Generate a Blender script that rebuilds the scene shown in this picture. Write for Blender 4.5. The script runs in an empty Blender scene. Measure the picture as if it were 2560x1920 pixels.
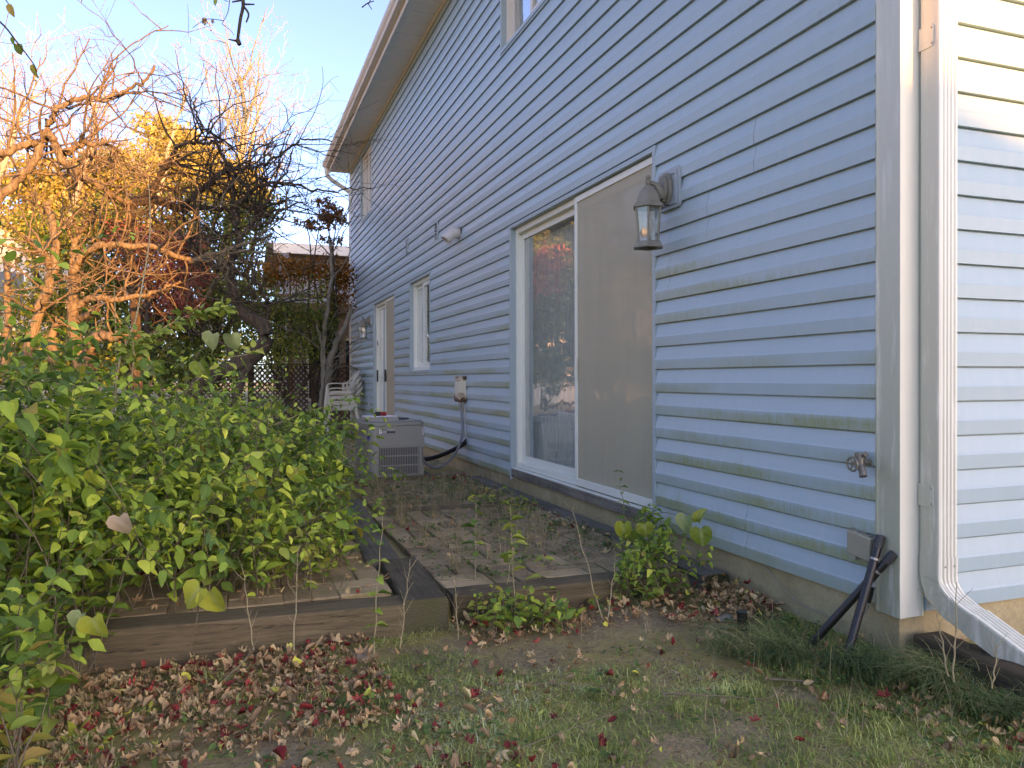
import bpy, bmesh, math, random
import numpy as np
from mathutils import Vector, Matrix, noise
R = math.radians
random.seed(7); rng = np.random.default_rng(7)
SC = bpy.context.scene
COL = SC.collection

# ---------------------------------------------------------------- camera
CAMP = Vector((-2.26, -2.135, 1.02))
cd = bpy.data.cameras.new('camera'); cam = bpy.data.objects.new('camera', cd); COL.objects.link(cam)
SC.camera = cam
cd.sensor_width = 36.0; cd.lens = 36.0 * 1925 / 2560; cd.clip_start = 0.05; cd.clip_end = 2000
th, pitch, roll = R(19.9), R(-0.39), R(-0.15)
f0 = Vector((math.sin(th), math.cos(th), 0)); r0 = Vector((math.cos(th), -math.sin(th), 0)); u0 = Vector((0, 0, 1))
fw = f0 * math.cos(pitch) + u0 * math.sin(pitch); u1 = u0 * math.cos(pitch) - f0 * math.sin(pitch)
rt = r0 * math.cos(roll) + u1 * math.sin(roll); up = u1 * math.cos(roll) - r0 * math.sin(roll)
M = Matrix((rt, up, -fw)).transposed().to_4x4(); M.translation = CAMP
cam.matrix_world = M

# ---------------------------------------------------------------- light
SUN_EL, SUN_AZ = R(9.0), R(20.0)          # azimuth measured from -Y towards +X
sdir = Vector((math.sin(SUN_AZ) * math.cos(SUN_EL), -math.cos(SUN_AZ) * math.cos(SUN_EL), math.sin(SUN_EL)))
w = bpy.data.worlds.new('World'); SC.world = w; w.use_nodes = True
nt = w.node_tree; nt.nodes.clear()
sky = nt.nodes.new('ShaderNodeTexSky'); sky.sky_type = 'NISHITA'; sky.sun_disc = False
sky.sun_elevation = SUN_EL; sky.sun_rotation = R(180) - SUN_AZ
sky.altitude = 200; sky.air_density = 0.6; sky.dust_density = 1.6; sky.ozone_density = 4.6
bg = nt.nodes.new('ShaderNodeBackground'); bg.inputs['Strength'].default_value = 0.15
wo = nt.nodes.new('ShaderNodeOutputWorld')
nt.links.new(sky.outputs[0], bg.inputs[0]); nt.links.new(bg.outputs[0], wo.inputs[0])
sl = bpy.data.lights.new('sun', 'SUN'); sl.energy = 2.0; sl.angle = R(0.55); sl.color = (1.0, 0.60, 0.26)
so = bpy.data.objects.new('sun', sl); COL.objects.link(so)
so.rotation_euler = sdir.to_track_quat('Z', 'Y').to_euler(); so.location = (6, -14, 12)
SC.view_settings.view_transform = 'Standard'; SC.view_settings.look = 'None'
SC.view_settings.gamma = 1; SC.view_settings.use_curve_mapping = False
SC.view_settings.exposure = 2.72
SC.view_settings.use_white_balance = True; SC.view_settings.white_balance_temperature = 12500; SC.view_settings.white_balance_tint = 33
SC.cycles.max_bounces = 8; SC.cycles.transparent_max_bounces = 24; SC.cycles.caustics_reflective = False
SC.cycles.caustics_refractive = False

# ---------------------------------------------------------------- helpers
class MB:
    def __init__(s): s.v = []; s.f = []; s.uv = None
    def quad(s, a, b, c, d):
        n = len(s.v); s.v += [a, b, c, d]; s.f.append((n, n+1, n+2, n+3))
    def box(s, lo, hi, M=None):
        x0, y0, z0 = lo; x1, y1, z1 = hi
        p = [(x0,y0,z0),(x1,y0,z0),(x1,y1,z0),(x0,y1,z0),(x0,y0,z1),(x1,y0,z1),(x1,y1,z1),(x0,y1,z1)]
        if M is not None: p = [tuple(M @ Vector(q)) for q in p]
        n = len(s.v); s.v += p
        s.f += [tuple(n+i for i in q) for q in ((0,3,2,1),(4,5,6,7),(0,1,5,4),(1,2,6,5),(2,3,7,6),(3,0,4,7))]
        return s
    def prism(s, prof, a, b, axis='Y', cap=True, closed=True):
        """profile points (p,q) swept along axis from a to b. axis Y: (x,z); axis X: (y,z); axis Z: (x,y)"""
        def pt(p, t):
            return (p[0], t, p[1]) if axis == 'Y' else ((t, p[0], p[1]) if axis == 'X' else (p[0], p[1], t))
        n = len(s.v); k = len(prof)
        s.v += [pt(p, a) for p in prof] + [pt(p, b) for p in prof]
        for i in range(k if closed else k-1):
            j = (i+1) % k; s.f.append((n+i, n+j, n+k+j, n+k+i))
        if cap and closed:
            s.f.append(tuple(n+i for i in reversed(range(k)))); s.f.append(tuple(n+k+i for i in range(k)))
        return s
    def tube(s, pts, rad, sides=6, cap=True):
        pts = [Vector(p) for p in pts]; m = len(pts)
        if not hasattr(rad, '__len__'): rad = [rad]*m
        n = len(s.v); t = None; prev = None
        for i, p in enumerate(pts):
            d = (pts[min(i+1, m-1)] - pts[max(i-1, 0)])
            d = d.normalized() if d.length > 1e-9 else Vector((0,0,1))
            if prev is None:
                a = Vector((0,0,1)) if abs(d.z) < 0.9 else Vector((1,0,0))
                e = d.cross(a).normalized()
            else:
                e = (prev - d * prev.dot(d)); e = e.normalized() if e.length > 1e-9 else d.orthogonal().normalized()
            prev = e; g = d.cross(e)
            for k in range(sides):
                an = 2*math.pi*k/sides
                s.v.append(tuple(p + (e*math.cos(an) + g*math.sin(an)) * rad[i]))
        for i in range(m-1):
            for k in range(sides):
                k2 = (k+1) % sides
                s.f.append((n+i*sides+k, n+i*sides+k2, n+(i+1)*sides+k2, n+(i+1)*sides+k))
        if cap:
            s.f.append(tuple(n+k for k in reversed(range(sides)))); s.f.append(tuple(n+(m-1)*sides+k for k in range(sides)))
        return s
    def lathe(s, prof, center=(0,0,0), sides=16, M=None):
        n = len(s.v); k = len(prof)
        for (r, z) in prof:
            for i in range(sides):
                a = 2*math.pi*i/sides; q = Vector((center[0]+r*math.cos(a), center[1]+r*math.sin(a), center[2]+z))
                if M is not None: q = M @ q
                s.v.append(tuple(q))
        for j in range(k-1):
            for i in range(sides):
                i2 = (i+1) % sides; s.f.append((n+j*sides+i, n+j*sides+i2, n+(j+1)*sides+i2, n+(j+1)*sides+i))
        s.f.append(tuple(n+i for i in reversed(range(sides)))); s.f.append(tuple(n+(k-1)*sides+i for i in range(sides)))
        return s
    def mesh(s, name):
        me = bpy.data.meshes.new(name); me.from_pydata(s.v, [], s.f); me.update(); return me

def link(name, me, mat=None, parent=None, smooth=False, bevel=0, seg=2):
    o = bpy.data.objects.new(name, me); COL.objects.link(o)
    if mat is not None and me is not None:
        me.materials.clear(); me.materials.append(mat)
    if parent is not None: o.parent = parent
    if smooth and me is not None:
        me.polygons.foreach_set('use_smooth', [True]*len(me.polygons))
        if smooth == 'auto':
            me.polygons.foreach_set('use_smooth', [True]*len(me.polygons)); me.set_sharp_from_angle(angle=R(35))
    if bevel:
        m = o.modifiers.new('bevel', 'BEVEL'); m.width = bevel; m.segments = seg; m.limit_method = 'ANGLE'; m.angle_limit = R(40)
    return o
def build(name, mb, mat, parent=None, **k): return link(name, mb.mesh(name), mat, parent, **k)
def tag(o, label=None, cat=None, group=None, kind=None):
    if label: o['label'] = label
    if cat: o['category'] = cat
    if group: o['group'] = group
    if kind: o['kind'] = kind
    return o
def thing(name, label, cat, group=None, loc=(0,0,0)):
    o = bpy.data.objects.new(name, None); COL.objects.link(o); o.location = loc; o.empty_display_size = .1
    return tag(o, label, cat, group)

# ---------------------------------------------------------------- materials
class NT:
    def __init__(s, name):
        s.m = bpy.data.materials.new(name); s.m.use_nodes = True; s.t = s.m.node_tree; s.t.nodes.clear()
        s.out = s.t.nodes.new('ShaderNodeOutputMaterial')
    def n(s, typ, ins=None, **props):
        nd = s.t.nodes.new('ShaderNode'+typ)
        for k, v in props.items(): setattr(nd, k, v)
        for k, v in (ins or {}).items(): s.set(nd.inputs[k], v)
        return nd
    def set(s, sock, v):
        if isinstance(v, bpy.types.NodeSocket): s.t.links.new(v, sock)
        elif isinstance(v, (tuple, list)) and len(v) == 3 and sock.type == 'RGBA': sock.default_value = (*v, 1)
        else: sock.default_value = v
    def pos(s): return s.n('NewGeometry').outputs['Position']
    def nrm(s): return s.n('NewGeometry').outputs['Normal']
    def obj(s): return s.n('TexCoord').outputs['Object']
    def uv(s): return s.n('TexCoord').outputs['UV']
    def rnd(s): return s.n('ObjectInfo').outputs['Random']
    def map(s, v, scale=(1,1,1), rot=(0,0,0), loc=(0,0,0)):
        return s.n('Mapping', {'Vector': v, 'Scale': scale, 'Rotation': rot, 'Location': loc}).outputs[0]
    def noise(s, v, sc, det=3, ro=.55, dist=0): return s.n('TexNoise', {'Vector': v, 'Scale': sc, 'Detail': det, 'Roughness': ro, 'Distortion': dist}).outputs['Fac']
    def vor(s, v, sc, feat='F1', out='Distance'): return s.n('TexVoronoi', {'Vector': v, 'Scale': sc}, feature=feat).outputs[out]
    def wave(s, v, sc, dist=0, det=2, dsc=1, **k): return s.n('TexWave', {'Vector': v, 'Scale': sc, 'Distortion': dist, 'Detail': det, 'Detail Scale': dsc}, **k).outputs['Fac']
    def ma(s, op, a, b=0.0, c=None, clamp=False):
        d = {0: a, 1: b}
        if c is not None: d[2] = c
        return s.n('Math', d, operation=op, use_clamp=clamp).outputs[0]
    def ramp(s, f, stops, interp='LINEAR'):
        nd = s.n('ValToRGB', {'Fac': f}); cr = nd.color_ramp; cr.interpolation = interp
        while len(cr.elements) < len(stops): cr.elements.new(0.5)
        for e, (p, c) in zip(cr.elements, stops):
            e.position = p; e.color = (c, c, c, 1) if not hasattr(c, '__len__') else (*c, 1)
        return nd.outputs[0]
    def mix(s, f, a, b, mode='MIX'):
        nd = s.n('Mix', data_type='RGBA', blend_type=mode)
        s.set(nd.inputs[0], f); s.set(nd.inputs[6], a); s.set(nd.inputs[7], b); return nd.outputs[2]
    def sep(s, v): return s.n('SeparateXYZ', {0: v}).outputs
    def bump(s, h, st=.3, d=.01): return s.n('Bump', {'Height': h, 'Strength': st, 'Distance': d}).outputs[0]
    def bsdf(s, col, rough=.6, normal=None, **k):
        d = {'Base Color': col, 'Roughness': rough}
        if normal is not None: d['Normal'] = normal
        for a, b in k.items(): d[a.replace('_', ' ')] = b
        nd = s.n('BsdfPrincipled', d); return nd.outputs[0]
    def done(s, sh): s.t.links.new(sh, s.out.inputs['Surface']); return s.m

def simple(name, col, rough=.6, var=.12, nsc=8, bsc=60, bst=.15, metallic=0.0, spec=.5, bd=.002):
    t = NT(name); p = t.obj()
    n = t.noise(p, nsc, 4)
    c = t.mix(n, tuple(x*(1-var) for x in col), tuple(min(1, x*(1+var)) for x in col))
    b = t.bump(t.noise(p, bsc, 3), bst, bd)
    return t.done(t.bsdf(c, rough, b, Metallic=metallic, Specular_IOR_Level=spec))

def siding_mat(name, algae=True):
    t = NT(name); P_ = t.pos(); x, y, z = t.sep(P_)[:3]
    base = t.mix(t.noise(P_, .9, 3), (0.309,0.454,0.482), (0.345,0.488,0.508))
    base = t.mix(t.ma('MULTIPLY', t.rnd(), .30), base, (0.369,0.504,0.512))
    # dust streaks: vertical, faint
    st = t.noise(t.map(P_, (9, 9, .7)), 3, 4)
    base = t.mix(t.ramp(st, [(.45, 0), (.8, .25)]), base, (0.495,0.525,0.555))
    if algae:
        n1 = t.noise(t.map(P_, (1, .75, 2.4)), 1.4, 3, .6)
        n2 = t.noise(t.map(P_, (1, 14, 3.0)), 2.2, 4, .7)
        ph = t.ma('FRACT', t.ma('DIVIDE', t.ma('SUBTRACT', z, .177), .127))
        low = t.ramp(ph, [(0, 1), (.30, .8), (.52, .12), (1, .05)])
        hm = t.ramp(t.ma('DIVIDE', z, 2.2), [(.05, 1), (.30, .78), (.48, .62), (.75, .35), (.95, 0)])
        a = t.ma('ADD', t.ma('MULTIPLY', n1, 1.25), t.ma('MULTIPLY', n2, .75))
        a = t.ma('MULTIPLY', a, t.ma('ADD', t.ma('MULTIPLY', low, .45), .62))
        a = t.ma('MULTIPLY', a, t.ma('ADD', t.ma('MULTIPLY', hm, .45), .58))
        a = t.ramp(a, [(.66, 0), (.84, .55), (1.0, .9)])
        spk = t.ramp(t.noise(t.map(P_, (1, 30, 12)), 6, 3, .7), [(.3, .55), (.6, 1)])
        cid = t.ma('FLOOR', t.ma('DIVIDE', t.ma('SUBTRACT', z, .177), .127))
        gate = t.noise(t.n('CombineXYZ', {0: t.ma('MULTIPLY', cid, 3.7), 1: t.ma('MULTIPLY', y, .55), 2: 0.0}).outputs[0], 1.0, 2, .6)
        a = t.ma('MULTIPLY', t.ma('MULTIPLY', a, spk), t.ramp(t.ma('ADD', gate, t.ramp(z, [(.2, .10), (1.1, 0)])), [(.42, .03), (.60, 1)]))
        wallmask = t.ramp(x, [(.02, 1), (.08, 0)])
        a = t.ma('MULTIPLY', a, wallmask)
        col = t.mix(t.noise(P_, 14, 3), (.20,.235,.075), (.33,.345,.12))
        base = t.mix(a, base, col)
        # pale scrubbed film near the bottom
        film = t.ramp(t.noise(t.map(P_, (1, 2, 6)), 1.3, 4), [(.48, 0), (.75, .4)])
        film = t.ma('MULTIPLY', film, t.ramp(z, [(.2, 1), (1.0, 0)]))
        base = t.mix(t.ma('MULTIPLY', film, wallmask), base, (.40,.46,.44))
    b = t.bump(t.noise(t.map(P_, (6, .8, 40)), 12, 3), .12, .0015)
    nb = t.n('Bump', {'Height': t.noise(t.map(P_, (1, 1.1, 3)), 2.3, 2), 'Strength': .12, 'Distance': .02, 'Normal': b}).outputs[0]
    return t.done(t.bsdf(base, .42, nb, Specular_IOR_Level=.45))

def dirty_white(name, col=(.72,.70,.68), green=True, zfade=1.6, streak=(.30,.31,.20)):
    t = NT(name); P_ = t.pos(); x, y, z = t.sep(P_)[:3]
    n = t.noise(t.map(P_, (14, 14, 1.6)), 2.2, 5, .65)
    hm = t.ramp(t.ma('DIVIDE', z, zfade*2), [(.0, 1), (.35, .65), (.75, .25), (1, .12)])
    a = t.ma('MULTIPLY', t.ramp(n, [(.26, 0), (.48, 1)]), hm)
    nx = t.ma('MULTIPLY', t.sep(t.nrm())[0], -1)      # moss only on the faces turned away from the sun
    a = t.ma('MULTIPLY', a, t.ramp(nx, [(.2, .10), (.7, 1)]))
    sp = t.noise(P_, 90, 4, .7)
    g = t.mix(sp, streak, tuple(c*1.35 for c in streak))
    c = t.mix(t.noise(P_, 3, 3), col, tuple(v*.93 for v in col))
    c = t.mix(t.ma('MULTIPLY', a, .95 if green else .3), c, g)
    dark = t.ma('MULTIPLY', t.ramp(t.noise(t.map(P_, (60, 60, 9)), 2, 5, .75), [(.66, 0), (.74, 1)]), t.ma('MULTIPLY', a, .8))
    c = t.mix(dark, c, (.10,.10,.08))
    return t.done(t.bsdf(c, .45, t.bump(t.noise(P_, 40, 3), .08, .002), Specular_IOR_Level=.4))

def concrete_mat(name):
    t = NT(name); P_ = t.pos(); x, y, z = t.sep(P_)[:3]
    n = t.noise(P_, 3.5, 6, .65); fine = t.noise(P_, 70, 5, .7)
    c = t.ramp(n, [(.3, (0.347,0.255,0.127)), (.55, (0.493,0.375,0.197)), (.75, (0.609,0.480,0.271))])
    c = t.mix(t.ramp(fine, [(.35, .5), (.6, 0)]), c, (0.310,0.239,0.152))
    pits = t.ramp(t.vor(P_, 55), [(.0, 1), (.16, 0)])
    pm = t.ma('MULTIPLY', pits, t.ramp(t.noise(P_, 9, 3), [(.5, 0), (.6, 1)]))
    c = t.mix(t.ma('MULTIPLY', pm, .7), c, (0.182,0.132,0.086))
    lo = t.ramp(t.ma('ADD', z, t.ma('MULTIPLY', t.noise(P_, 6, 4), .12)), [(.02, .5), (.09, 0)])
    c = t.mix(lo, c, (0.306,0.261,0.147))
    h = t.ma('SUBTRACT', t.ma('ADD', t.ma('MULTIPLY', n, .6), t.ma('MULTIPLY', fine, .35)), t.ma('MULTIPLY', pm, .6))
    return t.done(t.bsdf(c, .9, t.bump(h, .7, .012)))

def timber_mat(name, dark, light, axis, green=.3):
    """old wood: grain stretched along the given axis"""
    t = NT(name); o = t.pos()
    sc = [55, 55, 55]; sc[axis] = 1.5
    g = t.noise(t.map(o, tuple(sc)), 1.5, 8, .68, .3)
    sc2 = [95, 95, 95]; sc2[axis] = 2.2
    crack = t.noise(t.map(o, tuple(sc2)), 1.0, 5, .75, .8)
    blot = t.noise(o, 3.2, 4)
    c = t.mix(t.ramp(g, [(.28, 0), (.72, 1)]), dark, light)
    c = t.mix(t.ramp(blot, [(.45, 0), (.7, .6)]), c, tuple(v*.55 for v in dark))
    c = t.mix(t.ma('MULTIPLY', t.ramp(t.noise(o, 5, 4), [(.45, 0), (.75, 1)]), green), c, (.085,.085,.03))
    ck = t.ramp(crack, [(.33, 1), (.41, 0)])
    c = t.mix(ck, c, (.02,.016,.012))
    h = t.ma('SUBTRACT', g, t.ma('MULTIPLY', ck, .8))
    return t.done(t.bsdf(c, .85, t.bump(h, .9, .012)))

def endgrain_mat(name, center, col_a, col_b):
    t = NT(name); P_ = t.pos()
    v = t.map(P_, (1, 0, 1.25), loc=(-center[0], 0, -center[2]*1.25))
    rings = t.wave(v, 30, 3.5, 3, 2.0, wave_type='RINGS', rings_direction='Y')
    c = t.mix(rings, col_a, col_b)
    c = t.mix(t.ramp(t.noise(P_, 9, 4), [(.4, 0), (.7, .8)]), c, (.07,.075,.02))
    crk = t.ramp(t.noise(t.map(P_, (40, 1, 5)), 1, 3, .6, .6), [(.27, 1), (.32, 0)])
    c = t.mix(crk, c, (.012,.01,.008))
    return t.done(t.bsdf(c, .9, t.bump(t.ma('SUBTRACT', rings, crk), .5, .004)))

def leaf_shader(t, col, vein=.25, trans=.35, rough=.62):
    """uv: u across (0.5 = midrib), v along"""
    u, v = t.sep(t.uv())[:2]
    d = t.ma('ABSOLUTE', t.ma('SUBTRACT', u, .5))
    mid = t.ramp(d, [(.0, 1), (.05, 0)])
    sv = t.ma('FRACT', t.ma('MULTIPLY', t.ma('SUBTRACT', v, t.ma('MULTIPLY', d, .7)), 6.0))
    sv = t.ramp(t.ma('ABSOLUTE', t.ma('SUBTRACT', sv, .5)), [(.0, 1), (.10, 0)])
    ve = t.ma('MAXIMUM', mid, t.ma('MULTIPLY', sv, .55))
    c = t.mix(t.ma('MULTIPLY', ve, vein), col, (.42,.47,.22))
    nb = t.bump(t.ma('MULTIPLY', ve, -1), .35, .002)
    b = t.bsdf(c, rough, nb, Specular_IOR_Level=.25)
    tr = t.n('BsdfTranslucent', {'Color': t.mix(.5, c, t.mix(1, c, (.85,1,.35), 'MULTIPLY'))}).outputs[0]
    return t.n('MixShader', {0: trans, 1: b, 2: tr}).outputs[0]

def leaf_mat(name, stops, joined, spots=.25, **k):
    t = NT(name)
    r = t.n('Attribute', attribute_name='rnd').outputs['Fac'] if joined else t.rnd()
    big = t.noise(t.pos(), 1.3, 2)
    r2 = t.ma('ADD', t.ma('MULTIPLY', r, .8), t.ma('MULTIPLY', t.ma('SUBTRACT', big, .4), .9), clamp=True)
    c = t.ramp(r2, stops)
    sp = t.noise(t.pos(), 60, 3, .6)
    c = t.mix(t.ramp(sp, [(.55, 0), (.75, spots)]), c, t.mix(1, c, (1.25, 1.0, .45), 'MULTIPLY'))
    return t.done(leaf_shader(t, c, **k))

GREEN = [(0, (0.054,0.128,0.045)), (.22, (0.094,0.209,0.052)), (.45, (0.162,0.308,0.052)), (.68, (0.309,0.469,0.070)), (.86, (0.539,0.665,0.095)), (1, (0.824,0.824,0.157))]
M = {}
M['siding'] = siding_mat('blue_siding_with_algae')
M['bluetrim'] = simple('blue_vinyl_trim', (.32,.43,.44), .45, .06)
M['white'] = simple('white_vinyl', (.77,.79,.68), .4, .05, 4, 30, .05)
M['cream'] = simple('cream_aluminium', (.74,.69,.60), .5, .08, 4, 30, .05)
M['soffit'] = simple('soffit_vinyl', (.80,.77,.70), .55, .05, 4, 30, .05)
M['post'] = dirty_white('corner_vinyl', (.75,.75,.64), True, 1.5)
M['spout'] = dirty_white('downspout_paint', (.77,.77,.66), True, 1.3, (.33,.33,.25))
M['concrete'] = concrete_mat('foundation_concrete')
M['dark'] = simple('dark_sheathing', (.03,.03,.035), .9)
M['room'] = simple('interior_wall', (.16,.15,.14), .8)
M['roof'] = simple('asphalt_shingle', (.22,.17,.13), .9, .25, 20, 120, .4)
M['blackpl'] = simple('black_plastic', (.013,.013,.011), .35, .2)
M['blackhose'] = simple('black_polyethylene', (.012,.012,.011), .34, .2)
M['grayconduit'] = simple('grey_conduit', (.17,.19,.20), .5)
M['metal'] = simple('dull_zinc', (.33,.31,.28), .42, .25, 40, 80, .2, metallic=.7)
M['brass'] = simple('corroded_brass', (.24,.22,.18), .5, .3, 60, 80, .3, metallic=.6)
M['acpaint'] = simple('ac_grey_paint', (.25,.255,.22), .42, .06, 5, 60, .05)
M['acdark'] = simple('ac_dark_coil', (.015,.016,.02), .6)
M['lantern'] = simple('weathered_lantern_metal', (.24,.225,.175), .7, .3, 30, 80, .4, metallic=.2)
M['plasticchair'] = simple('off_white_resin', (.55,.53,.44), .5, .1, 12)
M['stone'] = simple('river_stone', (.24,.20,.17), .8, .3, 12, 40, .4)
M['bark'] = None

def glass_mat(name, boost=1.0, tint=(.97,1,.98), wob=.25, dirt=.20):
    t = NT(name)
    nb = t.bump(t.noise(t.map(t.pos(), (1, 1, 1)), 2.2, 2), wob, .02)
    cs = t.ma('ABSOLUTE', t.n('VectorMath', {0: t.n('NewGeometry').outputs['Incoming'], 1: nb}, operation='DOT_PRODUCT').outputs['Value'])
    fr = t.ma('ADD', t.ma('MULTIPLY', t.ma('POWER', t.ma('SUBTRACT', 1.0, cs), 5.0), .96), .04)
    fr = t.ma('MULTIPLY', fr, boost, clamp=True)
    g = t.n('BsdfGlossy', {'Color': (.95,.97,1), 'Roughness': .015, 'Normal': nb}).outputs[0]
    tr = t.n('BsdfTransparent', {'Color': tint}).outputs[0]
    a = t.n('MixShader', {0: fr, 1: tr, 2: g}).outputs[0]
    d = t.n('BsdfDiffuse', {'Color': (.50,.53,.45)}).outputs[0]
    dm = t.ramp(t.noise(t.map(t.pos(), (1, 20, 1.5)), 3, 4), [(.4, dirt*.4), (.7, dirt)])
    return t.done(t.n('MixShader', {0: dm, 1: a, 2: d}).outputs[0])
def screen_mat(name):
    t = NT(name); P_ = t.pos()
    col = t.mix(t.noise(t.map(P_, (1, 5, .8)), 2, 4), (0.613,0.542,0.372), (0.687,0.602,0.422))
    col = t.mix(t.ramp(t.noise(t.map(P_, (1, 130, .5)), 2, 2), [(.4, 0), (.7, .25)]), col, (0.408,0.353,0.258))
    d = t.bsdf(col, .6); tr = t.n('BsdfTransparent').outputs[0]
    return t.done(t.n('MixShader', {0: .50, 1: tr, 2: d}).outputs[0])
M['glass'] = glass_mat('window_glass', 2.7)
M['glass2'] = glass_mat('seeded_lantern_glass', 2.0, (.97,.97,.93), 2.5, .10)
M['screen'] = screen_mat('insect_screen')
M['blind'] = simple('vertical_blind_fabric', (.80,.82,.76), .8, .06)
M['bluegrey'] = simple('blue_grey_block', (.32,.395,.405), .55)

# ================================================================ HOUSE
house = thing('house', 'two-storey house clad in pale blue lap siding with cream eaves', 'house')
HL = 13.70
EXPO = .127
COURSE = [(0,.0008),(.0070,.0008),(.0070,.0212),(.058,.0238),(.067,.0205),(.1266,.0075),(.127,.0075)]
def row_profile():
    pr = COURSE[:]
    pr += [(z+EXPO, d) for z, d in COURSE]
    return pr
def clip_prof(pr, lo, hi):
    out = []
    for i in range(len(pr)-1):
        (z0,d0),(z1,d1) = pr[i], pr[i+1]
        if abs(z1-z0) < 1e-9:
            if lo <= z0 <= hi: out += [(z0,d0),(z1,d1)]
            continue
        if z1 <= lo or z0 >= hi: continue
        a, b = max(z0, lo), min(z1, hi)
        fa, fb = (a-z0)/(z1-z0), (b-z0)/(z1-z0)
        out += [(a, d0+(d1-d0)*fa), (b, d0+(d1-d0)*fb)]
    r = []
    for p in out:
        if not r or abs(p[0]-r[-1][0])+abs(p[1]-r[-1][1]) > 1e-6: r.append(p)
    return r
OPEN = [(1.672,4.112,-1,2.335),(9.13,10.97,-1,2.31),(6.945,8.105,1.10,2.335),(3.05,4.335,3.88,5.03),(11.05,12.29,3.895,5.15)]
def cells(a, b, lo, hi, opens):
    ys = sorted({a, b, *[y for o in opens for y in o[:2] if a < y < b]})
    for y0, y1 in zip(ys, ys[1:]):
        segs = [(lo, hi)]
        for o in opens:
            if o[0] < y1-1e-6 and o[1] > y0+1e-6:
                ns = []
                for s0, s1 in segs:
                    if o[3] <= s0 or o[2] >= s1: ns.append((s0, s1)); continue
                    if o[2] > s0: ns.append((s0, o[2]))
                    if o[3] < s1: ns.append((o[3], s1))
                segs = ns
        for s in segs:
            if s[1]-s[0] > .004: yield y0, y1, s[0], s[1]
def siding_row(side, zb, a, b, ztop, opens, top_wave=0):
    mb = MB(); pr = row_profile(); off = random.uniform(0, .0012); last = None
    for y0, y1, s0, s1 in cells(a, b, zb, min(zb+2*EXPO, ztop), opens):
        c = clip_prof(pr, s0-zb, s1-zb)
        if len(c) < 2: continue
        if last is not None and y0 > last + 1e-6:
            if mb.f: build('siding_panel', mb, M['siding'], house)
            mb = MB()
        last = y1
        c = c + [(c[-1][0], .0006), (c[0][0], .0006)]
        cc = []
        for p in c:
            if not cc or abs(p[0]-cc[-1][0])+abs(p[1]-cc[-1][1]) > 1e-6: cc.append(p)
        mb.prism([(-d-off, zb+z) for z, d in cc], y0, y1, 'Y' if side == 'L' else 'X')
    if mb.f: build('siding_panel', mb, M['siding'], house)
Z0, Z0R = .177, .166
k = 0
while Z0 + k*2*EXPO < 5.20:
    zb = Z0 + k*2*EXPO
    s = (2.58 + .37*(12-k)) % 3.63
    if k in (0, 1): s = (s + 1.1) % 3.63
    cuts = [.093] + [c for c in (s + 3.63*i for i in range(-1, 5)) if .5 < c < HL-.4] + [HL-.03]
    for a, b in zip(cuts, cuts[1:]): siding_row('L', zb, a, b-.0034, 5.205, OPEN)
    k += 1
k = 0
while Z0R + k*2*EXPO < 5.20:
    zb = Z0R + k*2*EXPO; s = (1.9 + .9*k) % 3.6 + .7
    cuts = [.10, s, s+3.6, 8.0] if s+3.6 < 7.6 else [.10, s, 8.0]
    for a, b in zip(cuts, cuts[1:]): siding_row('R', zb, a, b-.0034, 5.205, [])
    k += 1
# sheathing behind the siding (closes the house) with the same openings
mb = MB()
for y0, y1, s0, s1 in cells(0.004, HL, .186, 5.22, [(o[0]+.02,o[1]-.02,o[2]+.02 if o[2]>0 else .2,o[3]-.02) for o in OPEN]): mb.box((.0,y0,s0),(.10,y1,s1))
mb.box((.101,.0,.186),(8.,.10,5.22)); mb.box((.101,HL-.1,.186),(8.,HL,5.22)); mb.box((7.9,.101,.186),(8.,HL-.101,5.22))
build('wall', mb, M['dark'], house)
mb = MB(); mb.box((.11,.11,.19),(7.89,HL-.11,.215)); mb.box((.11,.11,2.62),(7.89,HL-.11,2.85)); mb.box((3.2,.11,.22),(3.3,HL-.11,2.6)); mb.box((3.2,.11,2.86),(3.3,HL-.11,5.15))
mb.box((.11,5.2,.22),(3.19,5.3,2.6)); mb.box((.11,8.6,.22),(3.19,8.7,2.6)); mb.box((.11,.11,5.16),(7.89,HL-.11,5.2))
build('interior_wall', mb, M['room'], house)
# foundation
mb = MB(); mb.box((.009,.009,-.9),(8.,HL,.1845))
fo = build('foundation', mb, M['concrete'], house)
# corner posts
def corner_post(x, y, sx, sy, zb, zt, mat):
    """outside corner moulding; sx/sy: outward signs"""
    L = .094
    prof = []
    leg = [(L,.004),(L,.019),(L-.010,.0215),(L-.014,.019),(L-.020,.0175),(.006,.0215),(-.019,.0225)]
    a = [(x - sx*u, y + sy*v) for u, v in leg]      # along X face (outward in y)
    b = [(x + sx*v, y - sy*u) for u, v in leg]      # along Y face (outward in x)
    poly = a[:-1] + [(x + sx*.0225, y + sy*.0225)] + list(reversed(b[:-1])) + [(x - sx*.002, y - sy*.002)]
    mb = MB(); mb.prism(poly, zb, zt, 'Z'); return build('corner_post', mb, mat, house, bevel=.0015)
corner_post(0, 0, -1, -1, .156, 5.21, M['post'])
corner_post(0, HL, -1, 1, .16, 5.21, M['white'])
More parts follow.
